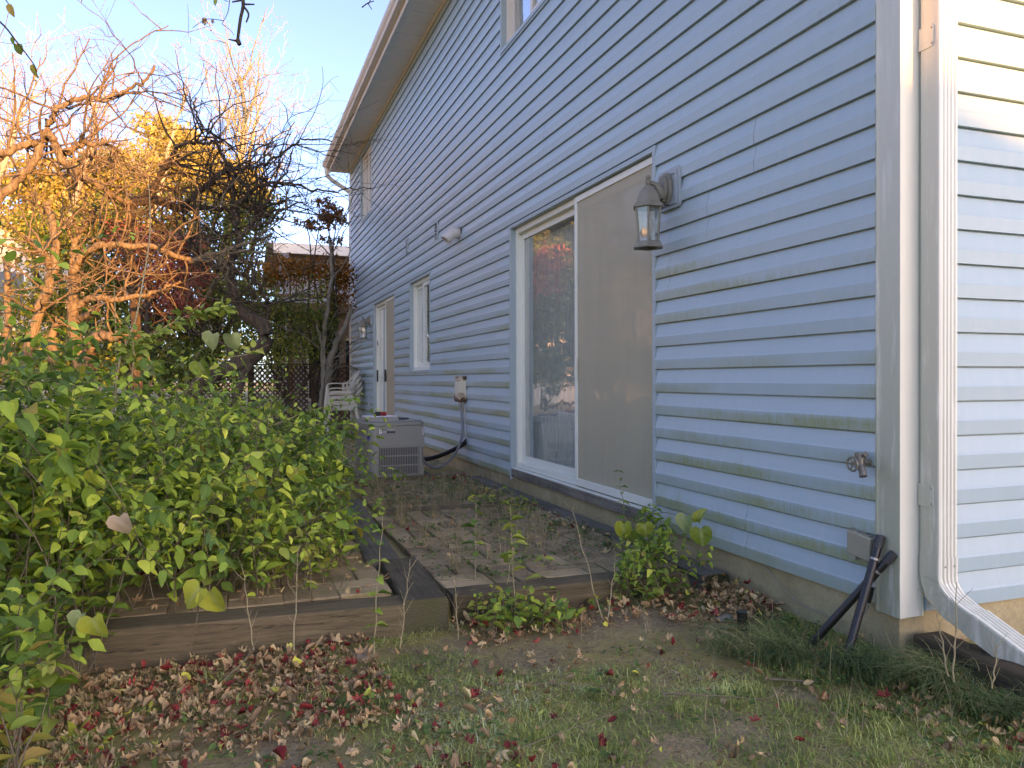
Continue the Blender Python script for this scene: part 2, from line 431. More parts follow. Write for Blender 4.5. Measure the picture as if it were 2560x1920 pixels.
# eaves: soffit panels, fascia, gutter, roof
SZ = 5.222
y = HL + .12
while y > -.35:
    mb = MB(); p = []; y0 = y-.3035
    prof = [(y0, SZ+.012), (y0, SZ)]
    for i in range(3):
        a = y0 + .101*i
        prof += [(a+.008, SZ), (a+.093, SZ), (a+.096, SZ+.007), (a+.1005, SZ+.007)]
    prof += [(y0+.3030, SZ+.012)]
    mb.prism(prof, -.403, -.020, 'X'); build('soffit_panel', mb, M['soffit'], house); y -= .3035
mb = MB(); mb.box((-.046,-.35,5.196),(-.0186,HL+.02,5.2205)); build('soffit_channel', mb, M['soffit'], house)
mb = MB(); mb.box((-.424,-.36,5.196),(-.4045,HL+.14,5.372)); build('fascia', mb, M['cream'], house)
mb = MB(); g = [(-.4255,5.268),(-.4255,5.36),(-.4275,5.36),(-.4275,5.272),(-.492,5.272),(-.505,5.30),(-.528,5.325),(-.540,5.345),(-.540,5.372),(-.528,5.376),(-.528,5.380),(-.545,5.380),(-.5455,5.343),(-.532,5.320),(-.510,5.296),(-.497,5.268)]
mb.prism(g, -.36, HL+.15, 'Y'); build('gutter', mb, M['cream'], house)
mb = MB(); mb.tube([(-.475,HL+.02,5.275),(-.475,HL+.03,5.20),(-.455,HL+.05,5.12),(-.36,HL+.09,5.05),(-.02,HL+.13,4.86),(.02,HL+.13,4.80),(.02,HL+.13,.4)], .042, 8)
build('gutter_outlet', mb, M['cream'], house)
mb = MB(); pr = [(-.50,5.386),(-.50,5.406),(4.,6.906),(8.5,5.406),(8.5,5.386),(4.,6.886)]
mb.prism(pr, -.38, HL+.18, 'Y'); build('roof', mb, M['roof'], house)
mb = MB(); mb.prism([(0.,5.2225),(8.,5.2225),(4.,6.60)], .0, .08, 'Y'); mb.prism([(0.,5.2225),(8.,5.2225),(4.,6.60)], HL-.08, HL, 'Y'); build('gable_wall', mb, M['siding'], house)

def ring(x0, x1, ya, yb, za, zb, wl, wr, wt, wb):
    """rectangular frame: boxes butted end to end"""
    mb = MB()
    mb.box((x0,ya,za),(x1,ya+wl,zb)); mb.box((x0,yb-wr,za),(x1,yb,zb))
    if wt: mb.box((x0,ya+wl,zb-wt),(x1,yb-wr,zb))
    if wb: mb.box((x0,ya+wl,za),(x1,yb-wr,za+wb))
    return mb
def opening(name, ya, yb, za, zb, mullion, door=False, jtrim=True, tw=.030, cream=False):
    """ya: near edge, yb: far edge. Returns the window/door part. Left (far) lite fixed, near lite behind a screen."""
    fm = M['cream'] if cream else M['white']
    # blue J-channel surround, proud of the siding
    f = build(name, ring(.024, .115, ya+tw, yb-tw, za, zb-tw, .038, .040, .045, .045), fm, house, bevel=.003)
    bm = MB()
    zz = za if not door else Z0-.02
    bm.box((-.024,ya-.002,zz-(0 if door else .03)),(.030,ya+tw-.001,zb+.002)); bm.box((-.024,yb-tw+.001,zz-(0 if door else .03)),(.030,yb+.002,zb+.002))
    bm.box((-.022,ya+tw,zb-tw+.001),(.032,yb-tw,zb+.001)); 
    if not door: bm.box((-.030,ya+tw,za-.032),(.034,yb-tw,za-.001))
    build('trim', bm, M['bluetrim'], f, bevel=.002)
    ym = mullion
    i0, i1 = ya+tw+.038, yb-tw-.040; z0, z1 = za+.045, zb-tw-.045
    s1 = build('sash', ring(.066, .096, ym-.01, i1-.001, z0+.001, z1-.001, .040, .045, .050, .055), fm, f, bevel=.003)
    s2 = build('sash', ring(.034, .060, i0+.001, ym+.045, z0+.001, z1-.001, .040, .045, .050, .055), fm, f, bevel=.003)
    mb = MB(); mb.box((.080,ym+.03,z0+.056),(.084,i1-.046,z1-.051)); build('pane', mb, M['glass'], f)
    mb = MB(); mb.box((.0575,i0+.041,z0+.056),(.0595,ym-.0,z1-.051)); build('pane', mb, M['glass'], f)
    if not door: return f, (i0, i1, z0, z1)
    sf = build('screen_frame', ring(.004, .022, i0-.028, ym+.046, z0-.036, z1+.036, .028, .036, .040, .050), fm, f, bevel=.002)
    mb = MB(); mb.box((.0125,i0,z0+.014),(.0135,ym+.010,z1-.004)); build('screen', mb, M['screen'], f)
    return f, (i0, i1, z0, z1)
# big sliding door
dr, (i0, i1, z0, z1) = opening('sliding_door', 1.675, 4.108, .262, 2.332, 2.775, True)
mb = MB(); mb.box((-.020,1.705,.184),(.12,4.078,.248)); 
woodsill = simple('weathered_sill_wood', (.20,.165,.15), .9)
M['silltimber'] = timber_mat('grey_weathered_wood', (0.144,0.114,0.085), (0.324,0.282,0.215), 1, .1)
build('sill_board', mb, M['silltimber'], dr, bevel=.003)
mb = MB(); mb.box((-.010,1.706,.2485),(.024,4.077,.2605)); build('threshold', mb, M['white'], dr, bevel=.002)
yy = 1.80
while yy < 4.0:
    mb = MB(); a = random.uniform(-.06, .06) - .30
    dy, dx = .044*math.cos(a), .044*math.sin(a)
    mb.prism([(.165-dx,yy-dy),(.165+dx,yy+dy),(.1665+dx,yy+dy),(.1665-dx,yy-dy)], .30, 2.20, 'Z'); build('blind_slat', mb, M['blind'], dr); yy += .078
mb = MB(); mb.box((-.006,2.775,1.02),(.0035,2.80,1.17)); build('handle', mb, M['white'], dr)
# second sliding door
d2, b2 = opening('sliding_door', 9.134, 10.966, .262, 2.307, 9.96, True)
mb = MB(); mb.box((-.018,9.165,.184),(.12,10.935,.2605)); build('sill_board', mb, M['silltimber'], d2)
for y in (9.93, 10.62):
    mb = MB(); mb.box((-.020,y,.98),(.003,y+.05,1.17)); build('handle', mb, M['blackpl'], d2, bevel=.004)
mb = MB(); mb.lathe([(.02,0),(.045,0),(.045,.004),(.02,.004)], sides=18, M=Matrix.Translation((.002,10.70,1.62)) @ Matrix.Rotation(R(90), 4, 'Y')); build('decal', mb, simple('grey_decal', (.3,.3,.33), .5), d2)
yy = 9.3
while yy < 10.8:
    mb = MB(); mb.box((.24,yy,.30),(.2415,yy+.06,2.18)); build('blind_slat', mb, M['blind'], d2); yy += .08
opening('window', 6.95, 8.10, 1.133, 2.330, 7.52)
opening('window', 3.055, 4.33, 3.915, 5.025, 3.70, cream=True)
opening('window', 11.055, 12.285, 3.93, 5.145, 11.66, cream=True)
for (ya, yb, za, zb) in ((7.02, 8.05, 1.2, 2.25),(11.1,12.2,4.0,5.05)):
    mb = MB(); mb.box((.2,ya,za),(.21,yb,zb)); build('curtain', mb, simple('dark_curtain', (.05,.045,.045), .9), house)

# ================================================================ things on the house walls
def lantern(name, y, z, label, group=None, with_block=True):
    T = thing(name, label, 'wall lamp', group, (0, y, z))
    LX = -.140
    if with_block:
        mb = MB()
        prof = [(-.086,-.098),(.086,-.098),(.098,-.086),(.098,.086),(.086,.098),(-.086,.098),(-.098,.086),(-.098,-.086)]
        mb.prism(prof, -.030, -.016, 'X'); b = build('mounting_block', mb, M['bluegrey'], T, bevel=.002)
        mb = MB(); mb.v = []; 
        f = ring(-.036, -.0305, -.080, .080, -.080, .080, .014, .014, .014, .014); build('block_rim', f, M['bluegrey'], b, bevel=.001)
    mb = MB()   # octagonal back plate, stepped
    for r, a, b_ in ((.062,-.052,-.0305),(.050,-.070,-.0525)):
        pr = [(r*.78*math.cos(R(22.5+45*i)), r*1.35*math.sin(R(22.5+45*i))) for i in range(8)]
        mb.prism(pr, a, b_, 'X')
    build('backplate', mb, M['lantern'], T, bevel=.003)
    mb = MB(); mb.tube([(-.060,0,-.045),(-.078,0,-.005),(-.100,0,.020),(-.135,0,.026),(-.150,0,.026)], [.034,.022,.013,.011,.010], 10)
    build('bracket', mb, M['lantern'], T, smooth=True)
    mb = MB(); mb.lathe([(.004,.062),(.010,.056),(.013,.048),(.009,.040),(.004,.036),(.010,.032),(.016,.028),(.010,.020),(.012,.006)], (LX,0,0), 12)
    build('finial', mb, M['lantern'], T, smooth=True)
    # roof: hexagonal ogee dome
    mb = MB(); mb.lathe([(.014,.010),(.030,-.002),(.046,-.022),(.058,-.048),(.066,-.074),(.080,-.088),(.081,-.098),(.062,-.099)], (LX,0,0), 6)
    build('lamp_roof', mb, M['lantern'], T, bevel=.002)
    zt, zb_ = -.100, -.262
    prof = [(.066, zt), (.0615, zt-.05), (.056, zt-.11), (.0545, zb_)]
    for i in range(6):
        a = R(60*i)
        mb = MB(); mb.tube([(LX+r*math.cos(a), r*math.sin(a), z_) for r, z_ in prof], .0055, 5); build('corner_bar', mb, M['lantern'], T)
        mb = MB(); a2 = R(60*(i+1)); n = 0
        for (r, z_) in prof:
            q = r-.003
            mb.v += [(LX+q*math.cos(a), q*math.sin(a), z_), (LX+q*math.cos(a2), q*math.sin(a2), z_)]
        for j in range(3): mb.f.append((2*j, 2*j+1, 2*j+3, 2*j+2))
        o = build('glass_pane', mb, M['glass2'], T); sm = o.modifiers.new('thick', 'SOLIDIFY'); sm.thickness = .002
    mb = MB(); mb.lathe([(.054,-.258),(.064,-.262),(.078,-.284),(.078,-.290),(.050,-.290),(.050,-.262)], (LX,0,0), 6); build('base_ring', mb, M['lantern'], T)
    mb = MB(); mb.lathe([(.012,-.255),(.012,-.205),(.020,-.195),(.024,-.170),(.016,-.145),(.004,-.138)], (LX,0,0), 12)
    build('bulb', mb, simple('clear_bulb', (.6,.6,.58), .15), T, smooth=True)
    T.scale = (1.12,1.12,1.12)
    return T
lantern('wall_lantern', 1.515, 2.045, 'weathered grey six-sided lantern beside the top of the big sliding door')
lantern('wall_lantern', 11.22, 2.03, 'small dark lantern far down the wall beyond the farther sliding door')

# dryer vent elbow and small grilles
T = thing('vent_elbow', 'off-white round pipe elbow sticking out of the blue siding', 'vent pipe', None, (0,0,0))
c = Vector((-.02, 5.66, 2.55))
mb = MB(); mb.tube([c+Vector((.02,0,0)), c+Vector((-.05,.0,.0)), c+Vector((-.085,-.0,-.01)), c+Vector((-.118,.0,-.045)), c+Vector((-.150,.0,-.085))], [.056,.056,.056,.056,.058], 18, cap=False)
o = build('pipe', mb, simple('aged_pvc', (.58,.55,.50), .45), T, smooth=True); m = o.modifiers.new('t','SOLIDIFY'); m.thickness = .005; m.offset = -1
mb = MB(); mb.tube([c+Vector((-.040,0,0)), c+Vector((-.075,0,0))], .062, 18); build('collar', mb, o.data.materials[0], T, smooth='auto')
mb = MB(); mb.tube([c+Vector((.004,0,0)), c+Vector((-.003,0,0))], .072, 18); build('gasket', mb, M['blackpl'], T)
def wallgrille(y, z, w, h, label, gap=True):
    T = thing('wall_grille', label, 'vent grille', None, (0, y, z))
    build('grille_frame', ring(-.034, -.017, -w/2, w/2, -h/2, h/2, .018, .018, .018, .018), M['bluegrey'], T, bevel=.003)
    mb = MB(); mb.box((-.024,-w/2+.018,-h/2+.018),(-.018,w/2-.018,h/2-.018)); build('recess', mb, M['acdark'] if gap else M['bluegrey'], T)
    n = 4
    for i in range(n):
        z0 = -h/2+.028+(h-.05)*i/n
        mb = MB(); mb.prism([(-.024,z0),(-.033,z0+.004),(-.033,z0+.010),(-.024,z0+.020)], -w/2+.019, w/2-.019, 'Y'); build('slat', mb, M['bluegrey'], T)
wallgrille(6.62, 2.75, .14, .20, 'grey square vent grille just left of the off-white pipe elbow')
wallgrille(8.22, 2.83, .13, .20, 'narrow blue-grey vent grille high above the small lower window', False)
wallgrille(11.42, .62, .10, .18, 'small pale outlet cover low on the wall near stacked chairs', False)

# electrical disconnect box
t = NT('rusty_cream_paint'); P_ = t.obj(); x, y, z = t.sep(P_)[:3]
n = t.noise(t.map(P_, (9, 9, 5)), 1.6, 6, .75)
edge = t.ramp(z, [(.0, 1), (.07, .55), (.12, .25), (.2, .28), (.26, .75)])
ru = t.ramp(t.ma('ADD', t.ma('MULTIPLY', n, .85), t.ma('MULTIPLY', edge, .42)), [(.66, 0), (.74, 1)])
halo = t.ramp(t.ma('ADD', t.ma('MULTIPLY', n, .5), t.ma('MULTIPLY', edge, .62)), [(.45, 0), (.85, .8)])
c_ = t.mix(halo, (.62,.56,.42), (.42,.20,.06)); c_ = t.mix(ru, c_, t.mix(t.noise(P_, 60, 4), (.035,.012,.006), (.13,.04,.014)))
M['rusty'] = t.done(t.bsdf(c_, .6, t.bump(ru, .4, .002)))
T = thing('disconnect_box', 'rust-eaten cream electrical disconnect box on the blue siding', 'electrical box', None, (0, 5.50, .785))
mb = MB(); mb.prism([(-.020,0),(-.105,0),(-.108,.03),(-.098,.20),(-.086,.228),(-.020,.228)], -.075, .075, 'Y'); b = build('box', mb, M['rusty'], T, bevel=.004)
mb = MB(); mb.prism([(-.018,.2285),(-.018,.262),(-.094,.262),(-.104,.252),(-.104,.222),(-.0995,.222),(-.0965,.2285)], -.080, .080, 'Y'); build('lid', mb, M['rusty'], T, bevel=.003)
mb = MB(); mb.box((-.112,-.012,.03),(-.106,.012,.05)); mb.tube([(-.06,.01,-.0005),(-.06,.01,-.03)], .019, 12); build('hub', mb, M['metal'], T)
T = thing('flexible_conduit', 'grey flexible electrical conduit looping down from the rusty box', 'conduit')
mb = MB()
def curve(pts, n=28):
    pts = [Vector(p) for p in pts]; out = []
    P4 = [pts[0]*2-pts[1]] + pts + [pts[-1]*2-pts[-2]]
    m = len(pts)-1; per = max(2, n//m)
    for i in range(m):
        a, b, c, d = P4[i:i+4]
        for j in range(per):
            t_ = j/per
            out.append(.5*((2*b)+(c-a)*t_+(2*a-5*b+4*c-d)*t_*t_+(3*b-a-3*c+d)*t_**3))
    out.append(pts[-1]); return out
mb.tube(curve([(-.06,5.51,.757),(-.055,5.48,.66),(-.065,5.42,.50),(-.09,5.42,.36),(-.16,5.46,.22),(-.28,5.52,.115),(-.40,5.56,.145),(-.47,5.57,.26),(-.49,5.56,.36),(-.515,5.55,.40)], 50), .0135, 8)
build('hose', mb, M['grayconduit'], T, smooth=True)
mb = MB(); mb.tube([(-.49,5.56,.335),(-.51,5.555,.385),(-.53,5.55,.40)], [.018,.020,.018], 8); build('fitting', mb, M['grayconduit'], T)
T = thing('refrigerant_line', 'black foam-wrapped pipe running from wall to air conditioner', 'insulated pipe')
mb = MB(); mb.tube(curve([(-.012,5.40,.40),(-.06,5.44,.345),(-.16,5.56,.27),(-.28,5.68,.205),(-.42,5.74,.175),(-.53,5.74,.165)], 30), .024, 10)
build('foam_wrap', mb, M['blackpl'], T, smooth=True)
mb = MB(); mb.tube(curve([(-.020,5.38,.42),(-.035,5.40,.37),(-.10,5.50,.325),(-.18,5.60,.27)], 16), .006, 6); mb.tube(curve([(-.03,5.47,.77),(-.028,5.44,.6),(-.03,5.42,.48),(-.02,5.40,.41)], 16), .0045, 6)
build('bare_tube', mb, simple('pale_wire', (.45,.43,.40), .5), T)
mb = MB(); [mb.tube([(-.06+.006*i,5.43+.006*i,.33),(-.045+.008*i,5.44+.01*i,.375-.004*i),(-.03+.01*i,5.43,.34)], .004, 5) for i in range(4)]; build('tape_end', mb, M['blackpl'], T)

# downspout on the sunlit wall
T = thing('downspout', 'white ribbed downspout beside the house corner post', 'downspout')
def ribprof(x0, x1, y0, y1):
    n = 4; w_ = (x1-x0-.024)/n; p = [(x0,y1),(x0,y0+.008),(x0+.003,y0+.002),(x0+.010,y0)]
    for i in range(n):
        a = x0+.012+w_*i; p += [(a+.002,y0),(a+w_*.28,y0+.0035),(a+w_*.58,y0+.0035),(a+w_*.86,y0)]
    return p + [(x1-.010,y0),(x1-.003,y0+.002),(x1,y0+.008),(x1,y1)]
mb = MB(); mb.prism(ribprof(.066,.158,-.106,-.030), .368, 5.1, 'Z'); build('pipe', mb, M['spout'], T)
for z in (.56, 2.19, 4.2):
    mb = MB(); mb.prism([(-.030,z),(-.100,z+.0),(-.090,z-.0),(-.084,z)][:1] + [(-.078,z),(-.086,z+.010),(-.086,z+.070),(-.078,z+.080),(-.022,z+.080),(-.022,z)], .0625, .0655, 'X')
    s_ = build('strap', mb, M['spout'], T, bevel=.0008)
    for zz in (.012, .066):
        mb = MB(); mb.lathe([(.004,0),(.003,.002)], sides=8, M=Matrix.Translation((.0624,-.078,z+zz)) @ Matrix.Rotation(R(-90), 4, 'Y')); build('screw', mb, M['metal'], s_)
# elbow: stacked ribbed sections turning towards -Y and slightly +X
el = MB(); base = ribprof(-.047,.047,-.038,.038)
path = [((.112,-.068,.384),0),((.112,-.068,.310),0),((.113,-.072,.285),12),((.115,-.084,.258),26),((.119,-.106,.232),42),((.124,-.136,.210),56),((.130,-.172,.192),62),((.138,-.215,.172),63)]
rings_ = []
for (c, ang), sc in zip(path, (1.04,1.04,1.0,1.03,1.0,1.03,1.0,1.0)):
    Rm = Matrix.Rotation(R(10*ang/63), 4, 'Z') @ Matrix.Rotation(R(-ang), 4, 'X')
    rings_.append([tuple(Vector(c) + Rm @ Vector((p[0]*sc, p[1]*sc, 0))) for p in base])
k = len(base)
for r_ in rings_: el.v += r_
for i in range(len(rings_)-1):
    for j in range(k): el.f.append((i*k+j, i*k+(j+1)%k, (i+1)*k+(j+1)%k, (i+1)*k+j))
eo = build('elbow', el, M['spout'], T)
mb = MB(); d_ = Vector((.10,-.87,-.43)).normalized(); c = Vector((.134,-.195,.183)); Rm = Matrix.Rotation(R(10), 4, 'Z') @ Matrix.Rotation(R(-63.5), 4, 'X')
for tt in (0, .44):
    mb.v += [tuple(c + d_*0 + Rm @ Vector((p[0]*1.07, p[1]*1.07, -tt))) for p in base]
for j in range(k): mb.f.append((j, (j+1)%k, k+(j+1)%k, k+j))
build('extension', mb, M['spout'], T)
mb = MB()
for x_ in (.096, .139): mb.lathe([(.0042,0),(.003,.0025)], sides=8, M=Matrix.Translation((x_,-.1075,.352)) @ Matrix.Rotation(R(90), 4, 'X'))
build('rivet', mb, M['metal'], T)

# faucet
T = thing('hose_bib', 'corroded outdoor faucet with spoked round handle beside corner post', 'faucet', None, (-.017, .118, .705))
mb = MB(); mb.tube([(.01,0,0),(-.055,0,0)], .013, 10); mb.tube([(-.030,0,0),(-.045,0,0)], .019, 6); build('inlet', mb, M['brass'], T)
mb = MB(); mb.tube([(-.05,0,.028),(-.05,0,-.012)], [.014,.017], 10); mb.tube([(-.05,0,-.005),(-.060,-.022,-.032),(-.064,-.030,-.048)], [.014,.0135,.015], 10); build('valve_body', mb, M['brass'], T, smooth='auto')
mb = MB(); mb.tube([(-.05,0,.02),(-.05,-.028,.034)], .011, 8); mb.tube([(-.05,0,.012),(-.050,0,.036)], .019, 12); build('cap', mb, M['brass'], T)
mb = MB(); cx = Vector((-.090,-.004,-.004))
pts = [cx + Vector((-.006*0, .026*math.cos(R(30*i)), .026*math.sin(R(30*i)))) for i in range(13)]
mb.tube(pts, .0042, 6); [mb.tube([cx, cx+Vector((0,.026*math.cos(R(72*i)),.026*math.sin(R(72*i))))], .0034, 5) for i in range(5)]
mb.tube([cx+Vector((-.004,0,0)), (-.05,0,0)], .006, 8); build('handwheel', mb, M['brass'], T)

# grey junction box
T = thing('junction_box', 'tilted grey-brown cable box half hidden behind black pipes', 'junction box', None, (-.018, .142, .392))
T.rotation_euler = (R(8), R(-7), 0)
gm = simple('taupe_plastic', (.36,.325,.24), .6)
mb = MB(); mb.box((-.036,-.056,-.046),(-.001,.056,.046)); build('box', mb, gm, T, bevel=.004)
for i in range(4):
    mb = MB(); mb.tube([(-.018,-.042+.028*i,.0462),(-.018,-.042+.028*i,.054)], .007, 8); build('cable_gland', mb, M['metal'], T)
mb = MB(); mb.box((-.034,.015,-.062),(-.010,.045,-.0465)); build('foot', mb, gm, T)
T = thing('hanging_wire', 'short black-sleeved wire dangling beneath the grey cable box', 'wire')
mb = MB(); mb.tube(curve([(-.03,.115,.345),(-.045,.10,.30),(-.035,.085,.262),(-.04,.09,.21),(-.045,.10,.17),(-.05,.12,.135),(-.052,.135,.115)], 24), .0028, 6); mb.tube([(-.03,.115,.345),(-.03,.06,.30),(-.034,.085,.262)], .002, 5); build('cable', mb, M['metal'], T)
mb = MB(); mb.tube([(-.037,.086,.245),(-.045,.098,.185)], .0075, 8); mb.tube([(-.05,.12,.145),(-.054,.138,.10)], [.004,.008], 6); build('sleeve', mb, M['blackpl'], T)
T = thing('loose_wire', 'thin tan wire sagging across the concrete foundation', 'wire')
mb = MB(); mb.tube(curve([(-.012,.75,.172),(-.004,.68,.135),(-.002,.58,.085),(-.003,.50,.062),(-.004,.40,.058),(-.01,.26,.062)], 24), .0022, 5); build('strand', mb, simple('tan_wire', (.35,.30,.22), .6), T)

# two black pipes leaning on the wall and the capped standpipe
def blackpipe(top, bot, r, label):
    T = thing('black_pipe', label, 'pipe')
    top, bot = Vector(top), Vector(bot); d = (top-bot).normalized()
    mb = MB(); mb.tube([bot - d*.06, top], r, 16); build('pipe', mb, M['blackhose'], T, smooth='auto')
    mb = MB(); mb.tube([top - d*.048, top - d*.040], r*1.10, 16); build('clamp', mb, M['metal'], T)
    mb = MB()
    for i in range(5): mb.tube([top - d*(-.006-.008*i), top - d*(-.0115-.008*i)], r*1.14, 16)
    mb.tube([top, top + d*.046], r*1.02, 16); e = d.orthogonal().normalized()
    build('threaded_fitting', mb, simple('worn_black_plastic', (.045,.045,.045), .6), T)
    mb = MB(); mb.tube([top + d*.0461, top + d*.0465], r*.78, 16); build('bore', mb, M['acdark'], T)
blackpipe((-.052,.050,.400), (-.236,.020,-.01), .0150, 'steeper black plastic pipe leaning in front, nearer the camera')
blackpipe((-.045,.020,.352), (-.235,.215,-.01), .0150, 'more slanted black plastic pipe leaning behind the steeper one')
T = thing('standpipe', 'short black threaded pipe stub standing in the soil', 'pipe', None, (-.378, .405, 0))
mb = MB(); mb.tube([(0,0,-.06),(0,0,.072)], .0185, 16); build('pipe', mb, M['blackpl'], T, smooth='auto')
mb = MB(); [mb.tube([(0,0,.072+.006*i),(0,0,.0765+.006*i)], .0215, 16) for i in range(5)]; mb.tube([(0,0,.03),(0,0,.045)], .020, 16); build('threaded_cap', mb, M['blackpl'], T)

# ================================================================ air conditioner
AC = thing('air_conditioner', 'grey outdoor air conditioner unit standing by the blue wall', 'air conditioner', None, (-.815, 5.44, .08)); AC.rotation_euler = (0,0,R(4))
def rrect(x0, x1, y0, y1, r, n=4):
    p = []
    for cx, cy, a0 in ((x1-r,y1-r,0),(x0+r,y1-r,90),(x0+r,y0+r,180),(x1-r,y0+r,270)):
        for i in range(n+1): a = R(a0+90*i/n); p.append((cx+r*math.cos(a), cy+r*math.sin(a)))
    return p
W2, D2, H = .265, .33, .525
mb = MB(); mb.prism(rrect(-W2+.015,W2-.015,-D2+.015,D2-.015,.055), .02, H-.01, 'Z'); build('coil', mb, M['acdark'], AC)
mb = MB(); mb.prism(rrect(-W2-.004,W2+.004,-D2-.004,D2+.004,.075,6), 0, .022, 'Z'); build('base_pan', mb, M['acpaint'], AC)
mb = MB(); mb.prism(rrect(-W2-.010,W2+.010,-D2-.010,D2+.010,.085,6), H-.030, H+.004, 'Z'); mb.prism(rrect(-W2+.006,W2-.006,-D2+.006,D2-.006,.075,6), H+.0042, H+.018, 'Z'); build('top_cover', mb, M['acpaint'], AC, smooth='auto', bevel=.006)
mb = MB(); mb.lathe([(.21,H+.0185),(.21,H+.026),(.20,H+.026)], (0,.03,0), 28); build('fan_grille', mb, M['acdark'], AC)
# front panel (faces -Y): solid upper part, louvred lower part
mb = MB(); FX0 = -W2+.062
mb.box((FX0,-D2-.003,.300),(W2-.030,-D2+.012,H-.031)); build('service_panel', mb, M['acpaint'], AC, bevel=.003)
mb = MB()
for (a, b_) in ((FX0,FX0+.022),(W2-.050,W2-.030)): mb.box((a,-D2-.003,.023),(b_,-D2+.012,.2995))
for z in (.023, .112, .204, .288): mb.box((FX0+.0225,-D2-.0025,z),(W2-.0505,-D2+.012,z+.0115))
build('louver_frame', mb, M['acpaint'], AC)
mb = MB(); xx = FX0+.030
while xx < W2-.058:
    for z0_, z1_ in ((.035,.1115),(.124,.2035),(.216,.2875)): mb.prism([(xx,-D2-.001),(xx+.0075,-D2-.001),(xx+.0075,-D2+.010),(xx,-D2+.010)], z0_, z1_, 'Z')
    xx += .0165
tag(build('louver_bars', mb, M['acpaint'], AC), kind='stuff')
# corner posts, rounded
for sx, sy in ((-1,-1),(1,-1),(-1,1),(1,1)):
    cx, cy = sx*(W2-.062), sy*(D2-.062); mb = MB(); a0 = {(1,1):0,(-1,1):90,(-1,-1):180,(1,-1):270}[(sx,sy)]
    p = [(cx+.062*math.cos(R(a0+15*i)), cy+.062*math.sin(R(a0+15*i))) for i in range(7)] + [(cx+.052*math.cos(R(a0+15*i)), cy+.052*math.sin(R(a0+15*i))) for i in reversed(range(7))]
    mb.prism(p, .023, H-.031, 'Z'); build('corner_panel', mb, M['acpaint'], AC, smooth='auto')
mb = MB(); mb.box((W2-.0295,-D2-.001,.023),(W2-.010,-D2+.012,.10)); mb.box((W2-.0295,-D2-.001,.285),(W2-.004,-D2+.012,H-.031)); build('right_edge_panel', mb, M['acpaint'], AC)
# left side louvres
mb = MB()
for z in (.023, .135, .245, .365, .475): mb.box((-W2-.002,-D2+.063,z),(-W2+.010,D2-.063,z+.016))
for yy in (-D2+.063, D2-.083): mb.box((-W2-.0015,yy,.0395),(-W2+.009,yy+.02,.4745))
yy = -D2+.095
mb2 = MB()
while yy < D2-.09:
    for z0_, z1_ in ((.040,.134),(.152,.244),(.262,.364),(.382,.474)): mb2.box((-W2+.001,yy,z0_),(-W2+.008,yy+.006,z1_))
    yy += .018
build('side_frame', mb, M['acpaint'], AC); tag(build('side_louver_bars', mb2, M['acpaint'], AC), kind='stuff')
# label plate, badge
mb = MB(); mb.box((FX0+.018,-D2-.0042,.425),(FX0+.180,-D2-.0032,.468)); lb = build('sticker', mb, simple('grey_sticker', (.20,.20,.20), .5), AC)
for (a, b_, c0, c1, mm) in ((.0195,.048,.427,.466,(.75,.75,.75)),(.055,.095,.444,.450,(.5,.5,.5)),(.055,.095,.432,.437,(.5,.5,.5)),(.098,.122,.429,.447,(.01,.01,.01)),(.126,.176,.429,.446,(.03,.035,.04)),(.100,.176,.455,.464,(.42,.45,.30))):
    mb = MB(); mb.box((FX0+a,-D2-.0050,c0),(FX0+b_,-D2-.0043,c1)); build('print', mb, simple('sticker_print', mm, .5, .02), lb)
mb = MB(); mb.tube([(FX0+.030,-D2-.0052,.452),(FX0+.036,-D2-.0052,.456),(FX0+.038,-D2-.0052,.447),(FX0+.033,-D2-.0052,.440),(FX0+.033,-D2-.0052,.434)], .0018, 4); build('print', mb, M['blackpl'], lb)
mb = MB(); mb.box((W2-.027,-D2-.0035,.40),(W2-.008,-D2-.0015,.475)); build('spec_plate', mb, simple('foil_plate', (.38,.39,.38), .4), AC)
mb = MB(); mb.prism([(-W2+.004,.372),(-W2-.034+.03,.38)][:0] + rrect(-.024,.024,.372,.428,.012,3), -.0035, .0035, 'Y')
bo = build('badge', mb, simple('blue_badge', (.03,.05,.16), .35), AC); bo.location = (-W2+.002, -D2+.045, 0); bo.rotation_euler = (0,0,R(-38))
# things lying on top
T = thing('metal_tray', 'flat grey box lying on the air conditioner top', 'box', None, (-.92, 5.32, .6215)); T.rotation_euler = (0,0,R(6))
mb = MB(); mb.box((-.150,-.11,0),(.150,.13,.032)); mb.box((-.155,-.115,.0325),(.155,.135,.036)); build('body', mb, simple('silver_box', (.30,.30,.27), .4), T, bevel=.002)
mb = MB(); mb.box((.010,-.1115,.012),(.045,-.1101,.018)); build('slot', mb, M['blackpl'], T)
T = thing('paper_sheet', 'white sheet of paper on the flat grey box', 'paper', None, (-.92, 5.32, .658)); T.rotation_euler = (0,0,R(9))
mb = MB(); mb.box((-.155,-.10,0),(.135,.12,.006)); build('sheet', mb, simple('white_paper', (.72,.72,.80), .7), T)
T = thing('tape_measure', 'small black and red tool on the white paper', 'tool', None, (-.925, 5.29, .6645)); T.rotation_euler = (0,0,R(4))
mb = MB(); mb.prism([(-.060,.004),(-.045,0),(.0,0),(.0,.042),(-.040,.042),(-.060,.030)], -.02, .025, 'Y'); build('grip', mb, M['blackpl'], T, bevel=.004)
mb = MB(); mb.box((.0005,-.022,0),(.055,.026,.040)); build('case', mb, simple('red_plastic', (.45,.02,.015), .35), T, bevel=.005)
mb = MB(); mb.box((.012,-.0235,.008),(.042,-.0225,.022)); build('window', mb, M['blackpl'], T)

